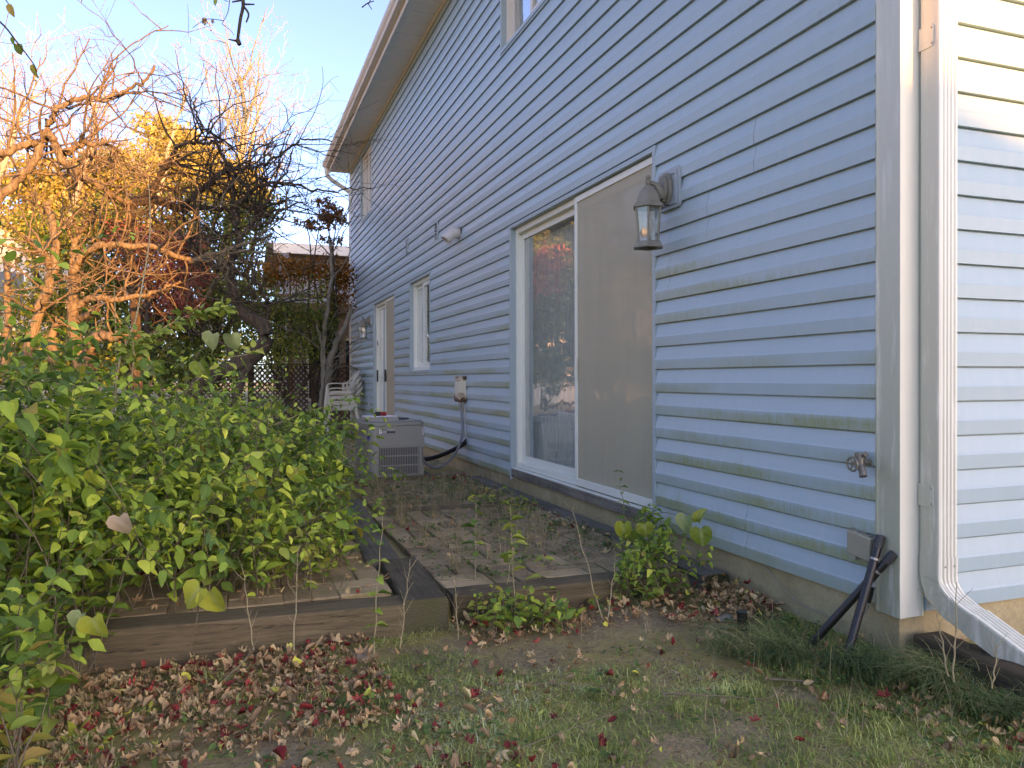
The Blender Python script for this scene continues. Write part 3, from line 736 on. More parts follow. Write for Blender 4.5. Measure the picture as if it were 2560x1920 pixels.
# ================================================================ timbers and brick patio
DK = (.030,.026,.022)
TM = {0: timber_mat('old_timber_x', (0.088,0.061,0.031), (0.242,0.175,0.094), 0, .45), 1: timber_mat('old_timber_y', (0.066,0.049,0.028), (0.183,0.140,0.083), 1, .35),
      2: timber_mat('dark_timber_y', (.105,.095,.070), (.22,.195,.15), 1, .15), 3: timber_mat('old_timber_log', (0.052,0.033,0.017), (0.146,0.098,0.052), 1, .15)}
def timber(name, x0, x1, y0, y1, z0, z1, mat, label, rot=0, tilt=0, end=None, group=None, seed=0, rough=.004):
    """bevelled, slightly irregular beam"""
    T = thing(name, label, 'timber', group, ((x0+x1)/2, (y0+y1)/2, z0)); T.rotation_euler = (0, tilt, R(rot))
    bm = bmesh.new(); bmesh.ops.create_cube(bm, size=1)
    bmesh.ops.scale(bm, vec=(x1-x0, y1-y0, z1-z0), verts=bm.verts); bmesh.ops.translate(bm, vec=(0,0,(z1-z0)/2), verts=bm.verts)
    long_ = 0 if (x1-x0) > (y1-y0) else 1
    ed = [e for e in bm.edges if abs((e.verts[0].co-e.verts[1].co)[long_]) > .5*max(x1-x0, y1-y0)]
    n = int(max(x1-x0, y1-y0)/.06)
    bmesh.ops.bevel(bm, geom=ed, offset=.010, segments=2, affect='EDGES', profile=.5)
    ed = [e for e in bm.edges if abs((e.verts[0].co-e.verts[1].co)[long_]) > .5*max(x1-x0, y1-y0)]
    bmesh.ops.subdivide_edges(bm, edges=ed, cuts=n, use_grid_fill=True)
    for v in bm.verts:
        c = v.co + Vector((seed*3.1, seed, 0)); v.co += Vector((noise.noise(c*9), noise.noise(c*9+Vector((5,5,5))), noise.noise(c*9+Vector((9,1,2)))))*rough
    me = bpy.data.meshes.new('beam'); bm.to_mesh(me); bm.free()
    o = link('beam', me, mat, T)
    return T
def gz(x, y):
    """height of the ground"""
    if y < 1.12: z = .0 + .030*max(-4.0, min(0, x)) - .045*max(0, min(1, (-2.2-x)/1.2))*max(0, min(1, (.5-y)/.8))
    else: z = .045
    if x < -2.78: 
        f = min(1, max(0, (y-.9)/.9)); z = (.030*max(-4.0, x))*(1-f) + .045*f
    if y > 30: z = .045
    return z + .010*noise.noise(Vector((x*1.3, y*1.3, 0))) + (.006*noise.noise(Vector((x*7, y*7, 3))) if abs(x) < 8 and abs(y) < 12 else 0)
timber('landscape_timber', -1.372,-.238, 1.062,1.205, -.09,.086, TM[0], 'right front edging timber between square timber end and house corner', seed=1)
timber('landscape_timber', -2.76,-1.592, 1.045,1.20, -.075,.086, TM[0], 'long left front edging timber half hidden by the green shrub', rot=-3.2, seed=2)
timber('landscape_timber', -2.72,-1.55, 1.075,1.20, -.23,-.079, TM[0], 'lower course timber barely showing under the left front edging', rot=-3.2, seed=3)
T = timber('landscape_timber', -1.578,-1.392, 1.018,1.78, -.085,.098, TM[1], 'square timber with ringed end grain jutting out between front edgings', rot=-3, seed=4)
mb = MB(); M['endgrain'] = endgrain_mat('mossy_end_grain', (-1.50, 0, -.045), (.045,.042,.020), (.115,.105,.058))
mb.prism(rrect(-.0925,.0925,.001,.182,.012,2), -.3835, -.3815, 'Y'); build('end_grain', mb, M['endgrain'], T)
timber('landscape_timber', -1.575,-1.395, 1.80,3.9, -.05,.092, TM[2], 'dark smooth timber running back through the patio between brick fields', rot=-3, seed=5)
T = timber('landscape_timber', -.162,-.020, .985,4.95, -.06,.087, TM[2], 'long grey timber laid against the house foundation', seed=6)
mb = MB(); mb.prism(rrect(-.069,.069,.002,.144,.028,3), -1.984, -1.9815, 'Y'); build('end_grain', mb, endgrain_mat('mossy_end_grain_2', (-.13,0,.0), (.025,.026,.008), (.06,.062,.02)), T)
timber('landscape_timber', -1.30,-.166, 3.22,3.345, -.05,.094, TM[0], 'crosswise timber between brick fields nearer the camera', seed=7)
timber('landscape_timber', -1.9,-.166, 4.965,5.09, -.05,.10, TM[0], 'crosswise timber directly in front of the air conditioner', seed=8)
timber('fallen_timber', .045,.185, -1.25,-.035, -.03,.095, TM[3], 'decayed dark timber lying on the ground under the downspout', rot=1, seed=9, rough=.012)

t = NT('old_paver'); P_ = t.pos(); r = t.rnd()
c = t.ramp(r, [(0, (0.182,0.119,0.065)), (.35, (0.267,0.176,0.096)), (.7, (0.360,0.241,0.130)), (1, (0.502,0.348,0.193))])
c = t.mix(t.ramp(t.noise(P_, 11, 5, .7), [(.35, 0), (.7, .7)]), c, (0.470,0.334,0.184))
c = t.mix(t.ramp(t.noise(P_, 5, 5, .7), [(.5, 0), (.68, .65)]), c, (0.157,0.147,0.052))
c = t.mix(t.ramp(t.vor(P_, 60), [(.0, .8), (.10, 0)]), c, (0.094,0.067,0.037))
M['paver'] = t.done(t.bsdf(c, .9, t.bump(t.noise(P_, 50, 5, .7), .5, .006)))
t = NT('soil'); P_ = t.pos()
c = t.mix(t.noise(P_, 9, 6, .7), (.035,.032,.016), (.11,.095,.05)); c = t.mix(t.ramp(t.noise(P_, 4, 4), [(.5,0),(.65,.7)]), c, (0.076,0.095,0.038))
M['soil'] = t.done(t.bsdf(c, .95, t.bump(t.noise(P_, 60, 5, .75), .8, .01)))
brickm = []
for i in range(3):
    bm = bmesh.new(); bmesh.ops.create_cube(bm, size=1); bmesh.ops.scale(bm, vec=(.1965,.0965,.05), verts=bm.verts)
    for v in bm.verts: v.co += Vector((random.uniform(-.0025,.0025), random.uniform(-.0025,.0025), random.uniform(-.001,.001)))
    bmesh.ops.bevel(bm, geom=[e for e in bm.edges if e.verts[0].co.z > 0 or e.verts[1].co.z > 0], offset=.004, segments=1, affect='EDGES')
    me = bpy.data.meshes.new('brick'); bm.to_mesh(me); bm.free(); me.materials.append(M['paver']); brickm.append(me)
def patio(x0, x1, y0, y1, z):
    nx, ny = int((x1-x0)/.201), int((y1-y0)/.201)
    mb = MB(); sx = (x1-x0)/nx; sy = (y1-y0)/ny
    mb.quad((x0,y0,z-.010),(x1,y0,z-.010),(x1,y1,z-.010),(x0,y1,z-.010))
    T = build('brick_patio', mb, M['soil']); tag(T, kind='structure')
    for i in range(nx):
        for j in range(ny):
            cx, cy = x0+(i+.5)*sx, y0+(j+.5)*sy; hor = (i+j) % 2 == 0
            for s_ in (-1, 1):
                o = bpy.data.objects.new('brick', random.choice(brickm)); COL.objects.link(o); o.parent = T
                h = .005*noise.noise(Vector((cx*2, cy*2, 0)))*2
                o.location = (cx + (0 if hor else s_*sx/4) + random.uniform(-.002,.002), cy + (s_*sy/4 if hor else 0) + random.uniform(-.002,.002), z-.025+h*.6+random.uniform(-.0025,.002))
                o.rotation_euler = (R(random.uniform(-.8,.8)), R(random.uniform(-.7,.7)), (0 if hor else R(90)) + R(random.uniform(-1.2,1.2)))
                o.scale = (sx/.2, sy/.2, 1)
patio(-1.37,-.168, 1.212,3.215, .081)
patio(-1.30,-.168, 3.352,4.958, .078)
patio(-2.75,-1.60, 1.26,2.45, .076)
patio(-2.15,-.05, 6.0,9.2, .07)
mb = MB(); mb.box((-1.15,5.10,.02),(-.42,5.92,.0795)); tag(build('concrete_pad', mb, simple('pad_concrete', (.12,.11,.09), .9)), 'thin dirty concrete pad beneath the air conditioner', 'slab')

# ================================================================ ground
t = NT('lawn_soil'); P_ = t.pos(); x, y, z = t.sep(P_)[:3]
n1 = t.noise(P_, 1.6, 4); n2 = t.noise(P_, 14, 5, .7); n3 = t.noise(P_, 70, 4, .75)
soil = t.mix(n2, (0.273,0.180,0.097), (0.571,0.408,0.231)); soil = t.mix(t.ramp(n3, [(.4, .6), (.6, 0)]), soil, (0.144,0.092,0.049))
moss = t.mix(n2, (0.214,0.196,0.045), (0.514,0.379,0.114))
c = t.mix(t.ramp(t.ma('ADD', n1, t.ma('MULTIPLY', n2, .3)), [(.55, 0), (.75, .8)]), soil, moss)
pb = t.ramp(t.vor(P_, 38), [(.10, .8), (.14, 0)]); c = t.mix(t.ma('MULTIPLY', pb, t.ramp(n3, [(.5, 0), (.55, .7)])), c, (0.794,0.547,0.332))
M['ground'] = t.done(t.bsdf(c, .95, t.bump(t.ma('ADD', n2, t.ma('MULTIPLY', n3, .6)), .8, .02)))
def np_mesh(name, V, F, uv=None, rnd=None, mat=None, parent=None, smooth=False):
    me = bpy.data.meshes.new(name); V = np.asarray(V, np.float32); F = np.asarray(F, np.int32); k = F.shape[1]
    me.vertices.add(len(V)); me.vertices.foreach_set('co', V.ravel())
    me.loops.add(F.size); me.loops.foreach_set('vertex_index', F.ravel())
    me.polygons.add(len(F)); me.polygons.foreach_set('loop_start', np.arange(0, F.size, k, dtype=np.int32))
    me.polygons.foreach_set('loop_total', np.full(len(F), k, np.int32))
    if uv is not None:
        l = me.uv_layers.new(name='UVMap'); l.data.foreach_set('uv', np.asarray(uv, np.float32)[F.ravel()].ravel())
    if rnd is not None:
        a = me.attributes.new('rnd', 'FLOAT', 'POINT'); a.data.foreach_set('value', np.asarray(rnd, np.float32))
    if smooth: me.polygons.foreach_set('use_smooth', np.ones(len(F), bool))
    me.update(calc_edges=True)
    if mat: me.materials.append(mat)
    o = bpy.data.objects.new(name, me); COL.objects.link(o)
    if parent is not None: o.parent = parent
    return o
xs = np.concatenate([-np.geomspace(300, 6.3, 30), np.arange(-6, 1.6, .045), np.geomspace(1.8, 300, 26)])
ys = np.concatenate([-np.geomspace(300, 2.8, 30), np.arange(-2.6, 5.6, .045), np.geomspace(5.8, 300, 40)])
V = [(x, y, gz(x, y)) for y in ys for x in xs]; nx = len(xs)
I = np.arange(len(ys)-1)[:, None]*nx + np.arange(nx-1)[None]
I = I.ravel(); F = np.stack([I, I+1, I+nx+1, I+nx], 1)
tag(np_mesh('ground', V, F, mat=M['ground'], smooth=True), kind='structure')

# ================================================================ leaf templates
def fin(V, F, U): return np.array(V, float), np.array(F, int), np.array(U, float)
def ovate(wr=.55, fold=.18, curl=.25, wave=0.0, sd=0):
    ts = [0,.18,.42,.68,.88,1]; ws = [0,.80,1,.74,.36,0]; V = []; U = []; rr = random.Random(sd)
    for t_, w_ in zip(ts, ws):
        z = -curl*t_*t_; hw = w_*wr/2
        if w_ == 0: V.append((0, t_, z)); U.append((.5, t_))
        else:
            for s_ in (-1, 0, 1):
                V.append((s_*hw, t_ + (rr.uniform(-.02,.02) if s_ else 0), z + abs(s_)*hw*fold*2 + s_*wave*rr.uniform(-.06,.06)*2)); U.append((.5+s_*.5*w_, t_))
    F = [(0,2,1),(0,3,2)]
    for r_ in range(3):
        a = 1+3*r_; b = a+3
        for j in (0, 1): F += [(a+j,a+j+1,b+j+1),(a+j,b+j+1,b+j)]
    F += [(10,11,13),(11,12,13)]
    return fin(V, F, U)
def fan(outline, k=0.0, ky=0.0, crump=0.0, sd=0):
    """outline around the petiole point; rolled by curvature k across and ky along"""
    rr = random.Random(sd); n = len(outline); V = [(0,0,0)]; U = [(.5,.25)]
    for f in (.52, 1.0):
        for (x, y) in outline:
            V.append((x*f, y*f, rr.uniform(-crump, crump)*f)); U.append((.5+x*f*.5, .25+y*f*.6))
    F = [(0, 1+i, 1+(i+1)%n) for i in range(n)]
    for i in range(n):
        a, b = 1+i, 1+(i+1)%n; F += [(a, a+n, b+n), (a, b+n, b)]
    out = []
    for x, y, z in V:
        if k: r_ = 1/k; x2 = math.sin(x*k)*r_; z += (1-math.cos(x*k))*r_
        else: x2 = x
        if ky: r_ = 1/ky; y2 = math.sin(y*ky)*r_; z += (1-math.cos(y*ky))*r_
        else: y2 = y
        out.append((x2, y2, z))
    return fin(out, F, U)
HEART = [(0,.04),(.20,-.14),(.42,-.10),(.54,.12),(.50,.38),(.36,.62),(.18,.84),(0,1.0),(-.18,.84),(-.36,.62),(-.50,.38),(-.54,.12),(-.42,-.10),(-.20,-.14)]
def pol(a, r): return (r*math.cos(R(a)), r*math.sin(R(a)))
MAPLE = [pol(90,1),pol(72,.62),pol(66,.42),pol(52,.66),pol(36,.88),pol(26,.52),pol(14,.36),pol(-8,.58),pol(-40,.30),pol(-90,.12),pol(220,.30),pol(188,.58),pol(166,.36),pol(154,.52),pol(144,.88),pol(128,.66),pol(114,.42),pol(108,.62)]
OV = [ovate(.58,.16,.20,.5,1), ovate(.50,.30,.35,.5,2), ovate(.62,.05,.10,.8,3), ovate(.54,.22,.50,.3,4), ovate(.48,.45,.15,.6,5)]
HT = [fan(HEART,1.2,-.9,.07,1), fan(HEART,-1.4,-1.2,.08,2), fan(HEART,2.0,-.8,.08,3)]
MP = [fan([(x_*.92+.05*math.sin(i_*2.1+q_), y_*(.82+.08*math.cos(i_*1.7+q_))) for i_, (x_, y_) in enumerate(MAPLE)], kx_, ky_, cr_, q_) for q_, (kx_, ky_, cr_) in enumerate([(1.0,.8,.12),(2.0,.9,.14),(2.9,-.8,.15),(-1.5,1.3,.14),(.8,2.4,.12),(3.4,1.2,.12),(2.4,2.2,.16),(-2.6,-1.4,.15),(3.9,.3,.13)])]
CU = [ovate(.55,1.3,.3,.5,7), ovate(.6,.9,-.6,.9,8), ovate(.5,-.8,.7,.5,9)]
def frames(D, N):
    """rows: x across, y along leaf, z normal"""
    D = D/np.linalg.norm(D, axis=1, keepdims=True)
    N = N - D*(N*D).sum(1, keepdims=True); N /= np.linalg.norm(N, axis=1, keepdims=True)+1e-9
    X = np.cross(D, N); return np.stack([X, D, N], 2)
def scatter(name, tmpl, P0, D, N, S, rnd, mat, parent=None):
    P0, D, N, S, rnd = map(lambda a: np.asarray(a, float), (P0, D, N, S, rnd))
    if not len(P0): return None
    A = frames(D, N)*S[:, None, None]; which = rng.integers(0, len(tmpl), len(P0))
    VV = []; FF = []; UU = []; RR = []; off = 0
    for k_, (V, F, U) in enumerate(tmpl):
        ix = np.nonzero(which == k_)[0]
        if not len(ix): continue
        v = np.einsum('mij,nj->mni', A[ix], V) + P0[ix][:, None]
        f = F[None] + (np.arange(len(ix))*len(V))[:, None, None] + off
        VV.append(v.reshape(-1,3)); FF.append(f.reshape(-1,3)); UU.append(np.tile(U, (len(ix),1))); RR.append(np.repeat(rnd[ix], len(V))); off += len(ix)*len(V)
    return np_mesh(name, np.concatenate(VV), np.concatenate(FF), np.concatenate(UU), np.concatenate(RR), mat, parent, smooth=True)
def tmesh(name, T_, mat):
    V, F, U = T_; me = bpy.data.meshes.new(name); me.from_pydata([tuple(v) for v in V], [], [tuple(int(i) for i in f) for f in F])
    l = me.uv_layers.new(name='UVMap'); l.data.foreach_set('uv', U[F.ravel()].astype(np.float32).ravel())
    me.polygons.foreach_set('use_smooth', [True]*len(me.polygons)); me.materials.append(mat); me.update(); return me
def place(name, me, p, d, n, s, parent=None):
    o = bpy.data.objects.new(name, me); COL.objects.link(o)
    A = frames(np.array([d], float), np.array([n], float))[0]
    m = Matrix([list(r_) for r_ in A]).to_4x4() @ Matrix.Scale(s, 4); m.translation = Vector(p)
    if parent is not None: o.parent = parent; m = parent.matrix_world.inverted() @ m if False else m
    o.matrix_local = m; return o

# ================================================================ leaves fallen on the ground
def litter_stops(k):
    return {'pink': [(0, (0.224,0.132,0.067)), (.25, (0.381,0.220,0.118)), (.55, (0.560,0.341,0.181)), (.85, (0.672,0.462,0.235)), (1, (0.762,0.594,0.302))],
            'red': [(0, (0.156,0.020,0.022)), (.5, (0.344,0.036,0.035)), (.8, (0.531,0.082,0.064)), (1, (0.625,0.165,0.099))],
            'tan': [(0, (.17,.10,.05)), (.5, (.36,.22,.10)), (1, (.55,.40,.19))],
            'yellow': [(0, (0.438,0.430,0.070)), (.6, (0.656,0.596,0.099)), (1, (0.750,0.695,0.225))]}[k]
LM = {k: leaf_mat('fallen_'+k, litter_stops(k), False, vein=.12, trans=.12, rough=.75) for k in ('pink','red','tan','yellow')}
LJ = {k: leaf_mat('fallen_'+k+'_mass', litter_stops(k), True, vein=.12, trans=.12, rough=.75) for k in ('pink','red','tan','yellow')}
LABEL = {'pink': 'curled faded pinkish leaf lying on the ground', 'red': 'dark red curled leaf lying on the ground', 'tan': 'dry tan brown leaf lying on the ground', 'yellow': 'yellow leaf lying on the ground'}
lmesh = {k: [tmesh('fallen_leaf', T_, LM[k]) for T_ in (MP+CU if k != 'yellow' else HT+OV[:2])] for k in LM}
zones = [ # x0,x1,y0,y1,count, size
 (-3.1,-1.75,.25,1.02,1500), (-3.2,-1.5,-.35,.35,640), (-3.0,-1.9,.55,1.0,500), (-1.75,-1.3,-.3,.8,50), (-1.4,-.6,.75,1.04,240), (-.55,-.03,.62,.98,260), (-.30,-.02,.55,.85,110),
 (-1.5,-.3,-.4,.6,140), (-.25,.5,-.65,.2,260), (-.4,.7,-.8,-.3,330), (.14,.6,-.6,-.05,90), (-.50,-.14,1.9,4.9,150), (-1.35,-.2,1.3,4.9,110), (-2.7,-1.6,1.25,2.0,60), (-.6,-.05,3.6,5.0,60), (-2.2,-.1,6.0,12,160), (-1.3,-.9,.7,1.04,50)]
cand = []
for zx0, zx1, zy0, zy1, cnt in zones:
    for _ in range(cnt):
        x, y = random.uniform(zx0, zx1), random.uniform(zy0, zy1)
        onp = (-1.37 < x < -.17 and 1.2 < y < 4.96) or (-2.75 < x < -1.6 and 1.2 < y < 2.45) or (-2.15 < x < -.05 and 6 < y < 9.2)
        z = .092 if onp else gz(x, y) + .012
        if 1.03 < y < 1.21 and -2.8 < x < -.24: continue
        if zx0 == -.55 or zx0 == -.30: z += max(0, .11*(1-abs(x+.12)/.22))*max(0, 1-abs(y-.86)/.25)*random.random() + .01*random.random()
        if zy1 == 1.02 or zy1 == 1.04: z += random.uniform(0, .03)*max(0, 1-(1.03-y)/.35)
        r_ = random.random(); k = 'pink' if r_ < .64 else 'red' if r_ < .78 else 'tan' if r_ < .97 else 'yellow'
        s = random.uniform(.019, .032)*random.choice((.7,.9,1,1.1,1.35))*(1.2 if k in ('pink','red') and random.random() < .5 else 1)
        d = (random.gauss(0,1), random.gauss(0,1), random.gauss(0,.35)); n = (random.gauss(0,.45), random.gauss(0,.45), 1 if random.random() < .75 else -1)
        dist = (Vector((x,y,z))-CAMP).length
        cand.append((s/dist, k, (x,y,z+s*.25), d, n, s if True else 0))
cand.sort(key=lambda c: -c[0]); 
for c_ in cand[:300]:
    _, k, p, d, n, s = c_
    if k == 'yellow': s *= .75
    o = place('fallen_leaf', random.choice(lmesh[k]), p, d, n, s*(1.0 if k != 'x' else 1))
    tag(o, LABEL[k], 'leaf', 'fallen leaves, ' + k)
for k in LJ:
    q = [c_ for c_ in cand[300:] if c_[1] == k]
    o = scatter('leaf_litter', MP+CU if k != 'yellow' else HT+OV[:2], [c_[2] for c_ in q], [c_[3] for c_ in q], [c_[4] for c_ in q], [c_[5] for c_ in q], rng.random(len(q)), LJ[k])
    tag(o, kind='stuff')

# ================================================================ grass
def in_bare(x, y):
    v = noise.noise(Vector((x*1.6, y*1.6, 7)))*.5 + noise.noise(Vector((x*5, y*5, 2)))*.35
    d1 = 1.35 - math.hypot((x+.85)/.75, (y-.72)/.30)      # bare soil in front of the timbers
    d2 = .8 - math.hypot((x+1.9)/.8, (y-.8)/.22)
    d3 = .9 - math.hypot((x+.55)/.22, (y-.25)/.22)
    d4 = noise.noise(Vector((x*1.1+4, y*1.9, 9)))*2.0 + noise.noise(Vector((x*4, y*5, 12)))*.9 - .25
    return max(d1, d2, d3, d4 if x < -.1 else -1) + v*1.1
def blades(name, pts, hgt, wid, bend, mat, lean=None, segs=2):
    m = len(pts); P0 = np.array(pts, float); h = hgt*(.5+rng.random(m)); a = rng.random(m)*2*np.pi
    dx = np.stack([np.cos(a), np.sin(a), np.zeros(m)], 1); wd = np.stack([-np.sin(a), np.cos(a), np.zeros(m)], 1)*(wid*(.6+.8*rng.random(m)))[:, None]/2
    if lean is not None: dx = dx*.5 + np.array(lean)
    b = (bend*(.2+1.2*rng.random(m)))[:, None] if np.isscalar(bend) else bend[:, None]
    V = []; ts = np.linspace(0, 1, segs+1)
    for i, t_ in enumerate(ts):
        c = P0 + np.array([0,0,1.])*(h*(t_ - .35*b[:,0]*t_*t_))[:, None] + dx*b*(h*t_*t_)[:, None]
        if i < segs: V += [c - wd*(1-t_*.55), c + wd*(1-t_*.55)]
        else: V.append(c)
    k = len(V); VV = np.stack(V, 1).reshape(-1, 3); base = (np.arange(m)*k)[:, None]; F = []
    for i in range(segs-1): F += [base+np.array([[2*i,2*i+1,2*i+3]]), base+np.array([[2*i,2*i+3,2*i+2]])]
    F.append(base+np.array([[2*segs-2, 2*segs-1, 2*segs]]))
    r_ = np.repeat(rng.random(m), k)
    o = np_mesh(name, VV, np.concatenate(F), None, r_, mat); return tag(o, kind='stuff')
def grass_mat(name, stops):
    t = NT(name); r_ = t.n('Attribute', attribute_name='rnd').outputs['Fac']; n_ = t.noise(t.pos(), 1.5, 4, .65)
    c = t.ramp(t.ma('ADD', t.ma('MULTIPLY', r_, .65), t.ma('MULTIPLY', t.ma('SUBTRACT', n_, .38), 1.9), clamp=True), stops)
    b = t.bsdf(c, .55, Specular_IOR_Level=.3); tr = t.n('BsdfTranslucent', {'Color': c}).outputs[0]
    return t.done(t.n('MixShader', {0: .3, 1: b, 2: tr}).outputs[0])
GM = grass_mat('lawn_grass', [(0, (0.112,0.206,0.060)), (.35, (0.220,0.327,0.084)), (.6, (0.461,0.464,0.134)), (.85, (0.627,0.689,0.255)), (1, (0.627,0.720,0.451))])
GD = grass_mat('dark_fescue', [(0, (0.042,0.095,0.040)), (.5, (0.091,0.177,0.062)), (.8, (0.207,0.260,0.101)), (1, (0.569,0.449,0.225))])
GS = grass_mat('straw', [(0, (0.240,0.192,0.096)), (1, (0.504,0.408,0.240))])
pts = []
while len(pts) < 80000:
    x, y = random.uniform(-3.4, .75), random.uniform(-.95, 1.05)
    if x > .0 and y > -.02: continue
    dv = in_bare(x, y)
    if random.random() > 1.15 - max(0, dv)*2.2: continue
    if x < -2.0 and y > .3 and random.random() < .5: continue
    pts.append((x, y, gz(x, y)-.004))
blades('lawn_grass', pts, .026, .0026, 1.7, GM, segs=3)
pts = []
for _ in range(520):     # tufts
    cx, cy = random.uniform(-3.2, .6), random.uniform(-.9, .9)
    if in_bare(cx, cy) > .15 or (cx > 0 and cy > 0): continue
    for _ in range(38): x, y = cx+random.gauss(0,.018), cy+random.gauss(0,.018); pts.append((x, y, gz(x, y)-.003))
blades('grass_tufts', pts, .042, .0026, .9, GM, segs=3)
for i, (cx, cy, n_, h_, ln, lab) in enumerate([(-.36,.16,520,.17,(-.55,-.45,0),''),(-.20,-.02,520,.16,(-.35,-.6,0),''),(-.06,-.20,760,.16,(-.7,-.4,0),''),(.02,-.50,300,.12,(-.6,-.4,0),''),(-.48,.30,260,.13,(-.5,-.2,0),''),(-.28,.30,300,.13,(-.6,-.1,0),''),(-.10,-.42,420,.12,(-.5,-.4,0),'')]):
    pts = [(cx+random.gauss(0,.055), cy+random.gauss(0,.055), gz(cx, cy)-.004) for _ in range(n_)]
    o = blades('fescue_clump', pts, h_, .0030, .9+.6*rng.random(n_), GD, lean=ln, segs=5)
pts = [(random.uniform(-1.3,-.3), random.uniform(1.5,4.9), .075) for _ in range(190)]
pp = [(x+random.gauss(0,.012), y+random.gauss(0,.012), z) for x, y, z in pts for _ in range(16)]
blades('dry_weed_stalks', pp, .11, .0022, .5, GS, segs=3)
pp = [(-.02-random.random()*.02, random.uniform(2.6,5.0), .085) for _ in range(90)]; blades('dry_grass_wisps', pp, .16, .0022, .45, GS, segs=3)
pp = [(random.uniform(-1.0,.1), random.uniform(-.9,.6), .0) for _ in range(160)]; blades('straw_blades', pp, .13, .0022, .8, GS, segs=3)

CJ = leaf_mat('crumbled_leaf_mass', [(0, (.10,.065,.04)), (.5, (.22,.14,.085)), (1, (.36,.26,.17))], True, vein=0, trans=.1)
# creeping weeds: tiny leaves in the paver joints and lawn
def tiny(name, boxes, n, size, mat):
    P0 = []; 
    for (x0,x1,y0,y1,z,w_) in boxes:
        for _ in range(int(n*w_)):
            cx, cy = random.uniform(x0,x1), random.uniform(y0,y1)
            for _ in range(7):
                x, y = cx+random.gauss(0,.022), cy+random.gauss(0,.022); P0.append((x, y, (z if z is not None else gz(x,y)+.008)+random.uniform(.002,.022)))
    m = len(P0); o = scatter(name, OV[:3], P0, np.c_[rng.normal(0,1,(m,2)), rng.normal(.1,.3,m)], np.c_[rng.normal(0,.4,(m,2)), np.ones(m)], size*(.5+rng.random(m)), rng.random(m), mat)
    return tag(o, kind='stuff')
FJ = leaf_mat('weed_foliage_mass', [(0, (0.034,0.085,0.034)), (.5, (0.085,0.187,0.051)), (.85, (0.204,0.306,0.076)), (1, (0.425,0.374,0.136))], True)
tiny('creeping_weeds', [(-1.35,-.2,1.3,3.2,.083,.40),(-1.25,-.2,3.4,4.95,.083,.65),(-.55,-.15,1.5,4.9,.086,.35),(-2.1,-.1,5.2,11.5,.075,.6)], 330, .020, FJ)
tiny('leaf_crumbs', [(-3.2,-.1,.1,1.02,None,1.1),(-3.2,.6,-.9,.2,None,.6),(-1.35,-.15,1.25,4.95,.084,.7),(-2.0,-.1,5.2,12,.075,.6)], 420, .011, CJ)
tiny('clover_patches', [(-2.9,.5,-.8,.5,None,.5),(-.5,.5,-.7,.1,None,.55),(-.5,-.05,.1,.6,None,.25),(-2.4,-1.6,.0,.6,None,.15)], 230, .020, FJ)

# ================================================================ shrubs
FG = leaf_mat('shrub_foliage_mass', GREEN, True); FO = leaf_mat('shrub_leaf', GREEN, False)
YG = [(0, (0.143,0.232,0.047)), (.4, (0.243,0.341,0.064)), (.8, (0.386,0.437,0.094)), (1, (0.572,0.519,0.140))]
FYO = leaf_mat('pale_shrub_leaf', YG, False); FYJ = leaf_mat('pale_shrub_mass', YG, True)
YEL = [(0, (.25,.24,.05)), (.5, (.42,.35,.06)), (1, (.50,.30,.10))]
FYELO = leaf_mat('yellowing_leaf', YEL, False)
OVG = [tmesh('leaf', T_, FO) for T_ in OV]; OVY = [tmesh('leaf', T_, FYO) for T_ in OV]; OVL = [tmesh('leaf', T_, FYELO) for T_ in OV[:3]]
t = NT('twig_bark'); P_ = t.pos(); c = t.mix(t.noise(P_, 30, 4), (0.100,0.070,0.043), (0.260,0.210,0.128)); M['twig'] = t.done(t.bsdf(c, .8))
t = NT('pale_twig_bark'); P_ = t.pos(); c = t.mix(t.noise(P_, 30, 4), (0.240,0.180,0.093), (0.420,0.350,0.196)); M['twigpale'] = t.done(t.bsdf(c, .8))
class Sticks:
    def __init__(s): s.V = []; s.F = []; s.n = 0
    def add(s, pts, r0, r1, sides=3):
        p = np.asarray(pts, float); m = len(p)
        d = np.empty_like(p); d[1:-1] = p[2:]-p[:-2]; d[0] = p[1]-p[0]; d[-1] = p[-1]-p[-2]
        d /= np.linalg.norm(d, axis=1, keepdims=True)+1e-9
        md = d.mean(0); a = np.array((0.,0,1)) if abs(md[2]) < .75 else np.array((1.,.2,0))
        e = np.cross(d, a); e /= np.linalg.norm(e, axis=1, keepdims=True)+1e-9; g = np.cross(d, e)
        rad = np.linspace(r0, r1, m) if np.isscalar(r0) else np.asarray(r0)
        an = np.arange(sides)*2*np.pi/sides
        v = p[:, None] + (e[:, None]*np.cos(an)[None, :, None] + g[:, None]*np.sin(an)[None, :, None])*rad[:, None, None]
        i = np.arange(m-1)[:, None]*sides; k = np.arange(sides)[None]; k2 = (k+1) % sides
        f = np.stack([i+k, i+k2, i+sides+k2, i+sides+k], 2).reshape(-1, 4) + s.n
        s.V.append(v.reshape(-1, 3)); s.F.append(f); s.n += m*sides
        return s
    def build(s, name, mat, parent=None):
        return np_mesh(name, np.concatenate(s.V), np.concatenate(s.F), mat=mat, parent=parent, smooth=True)
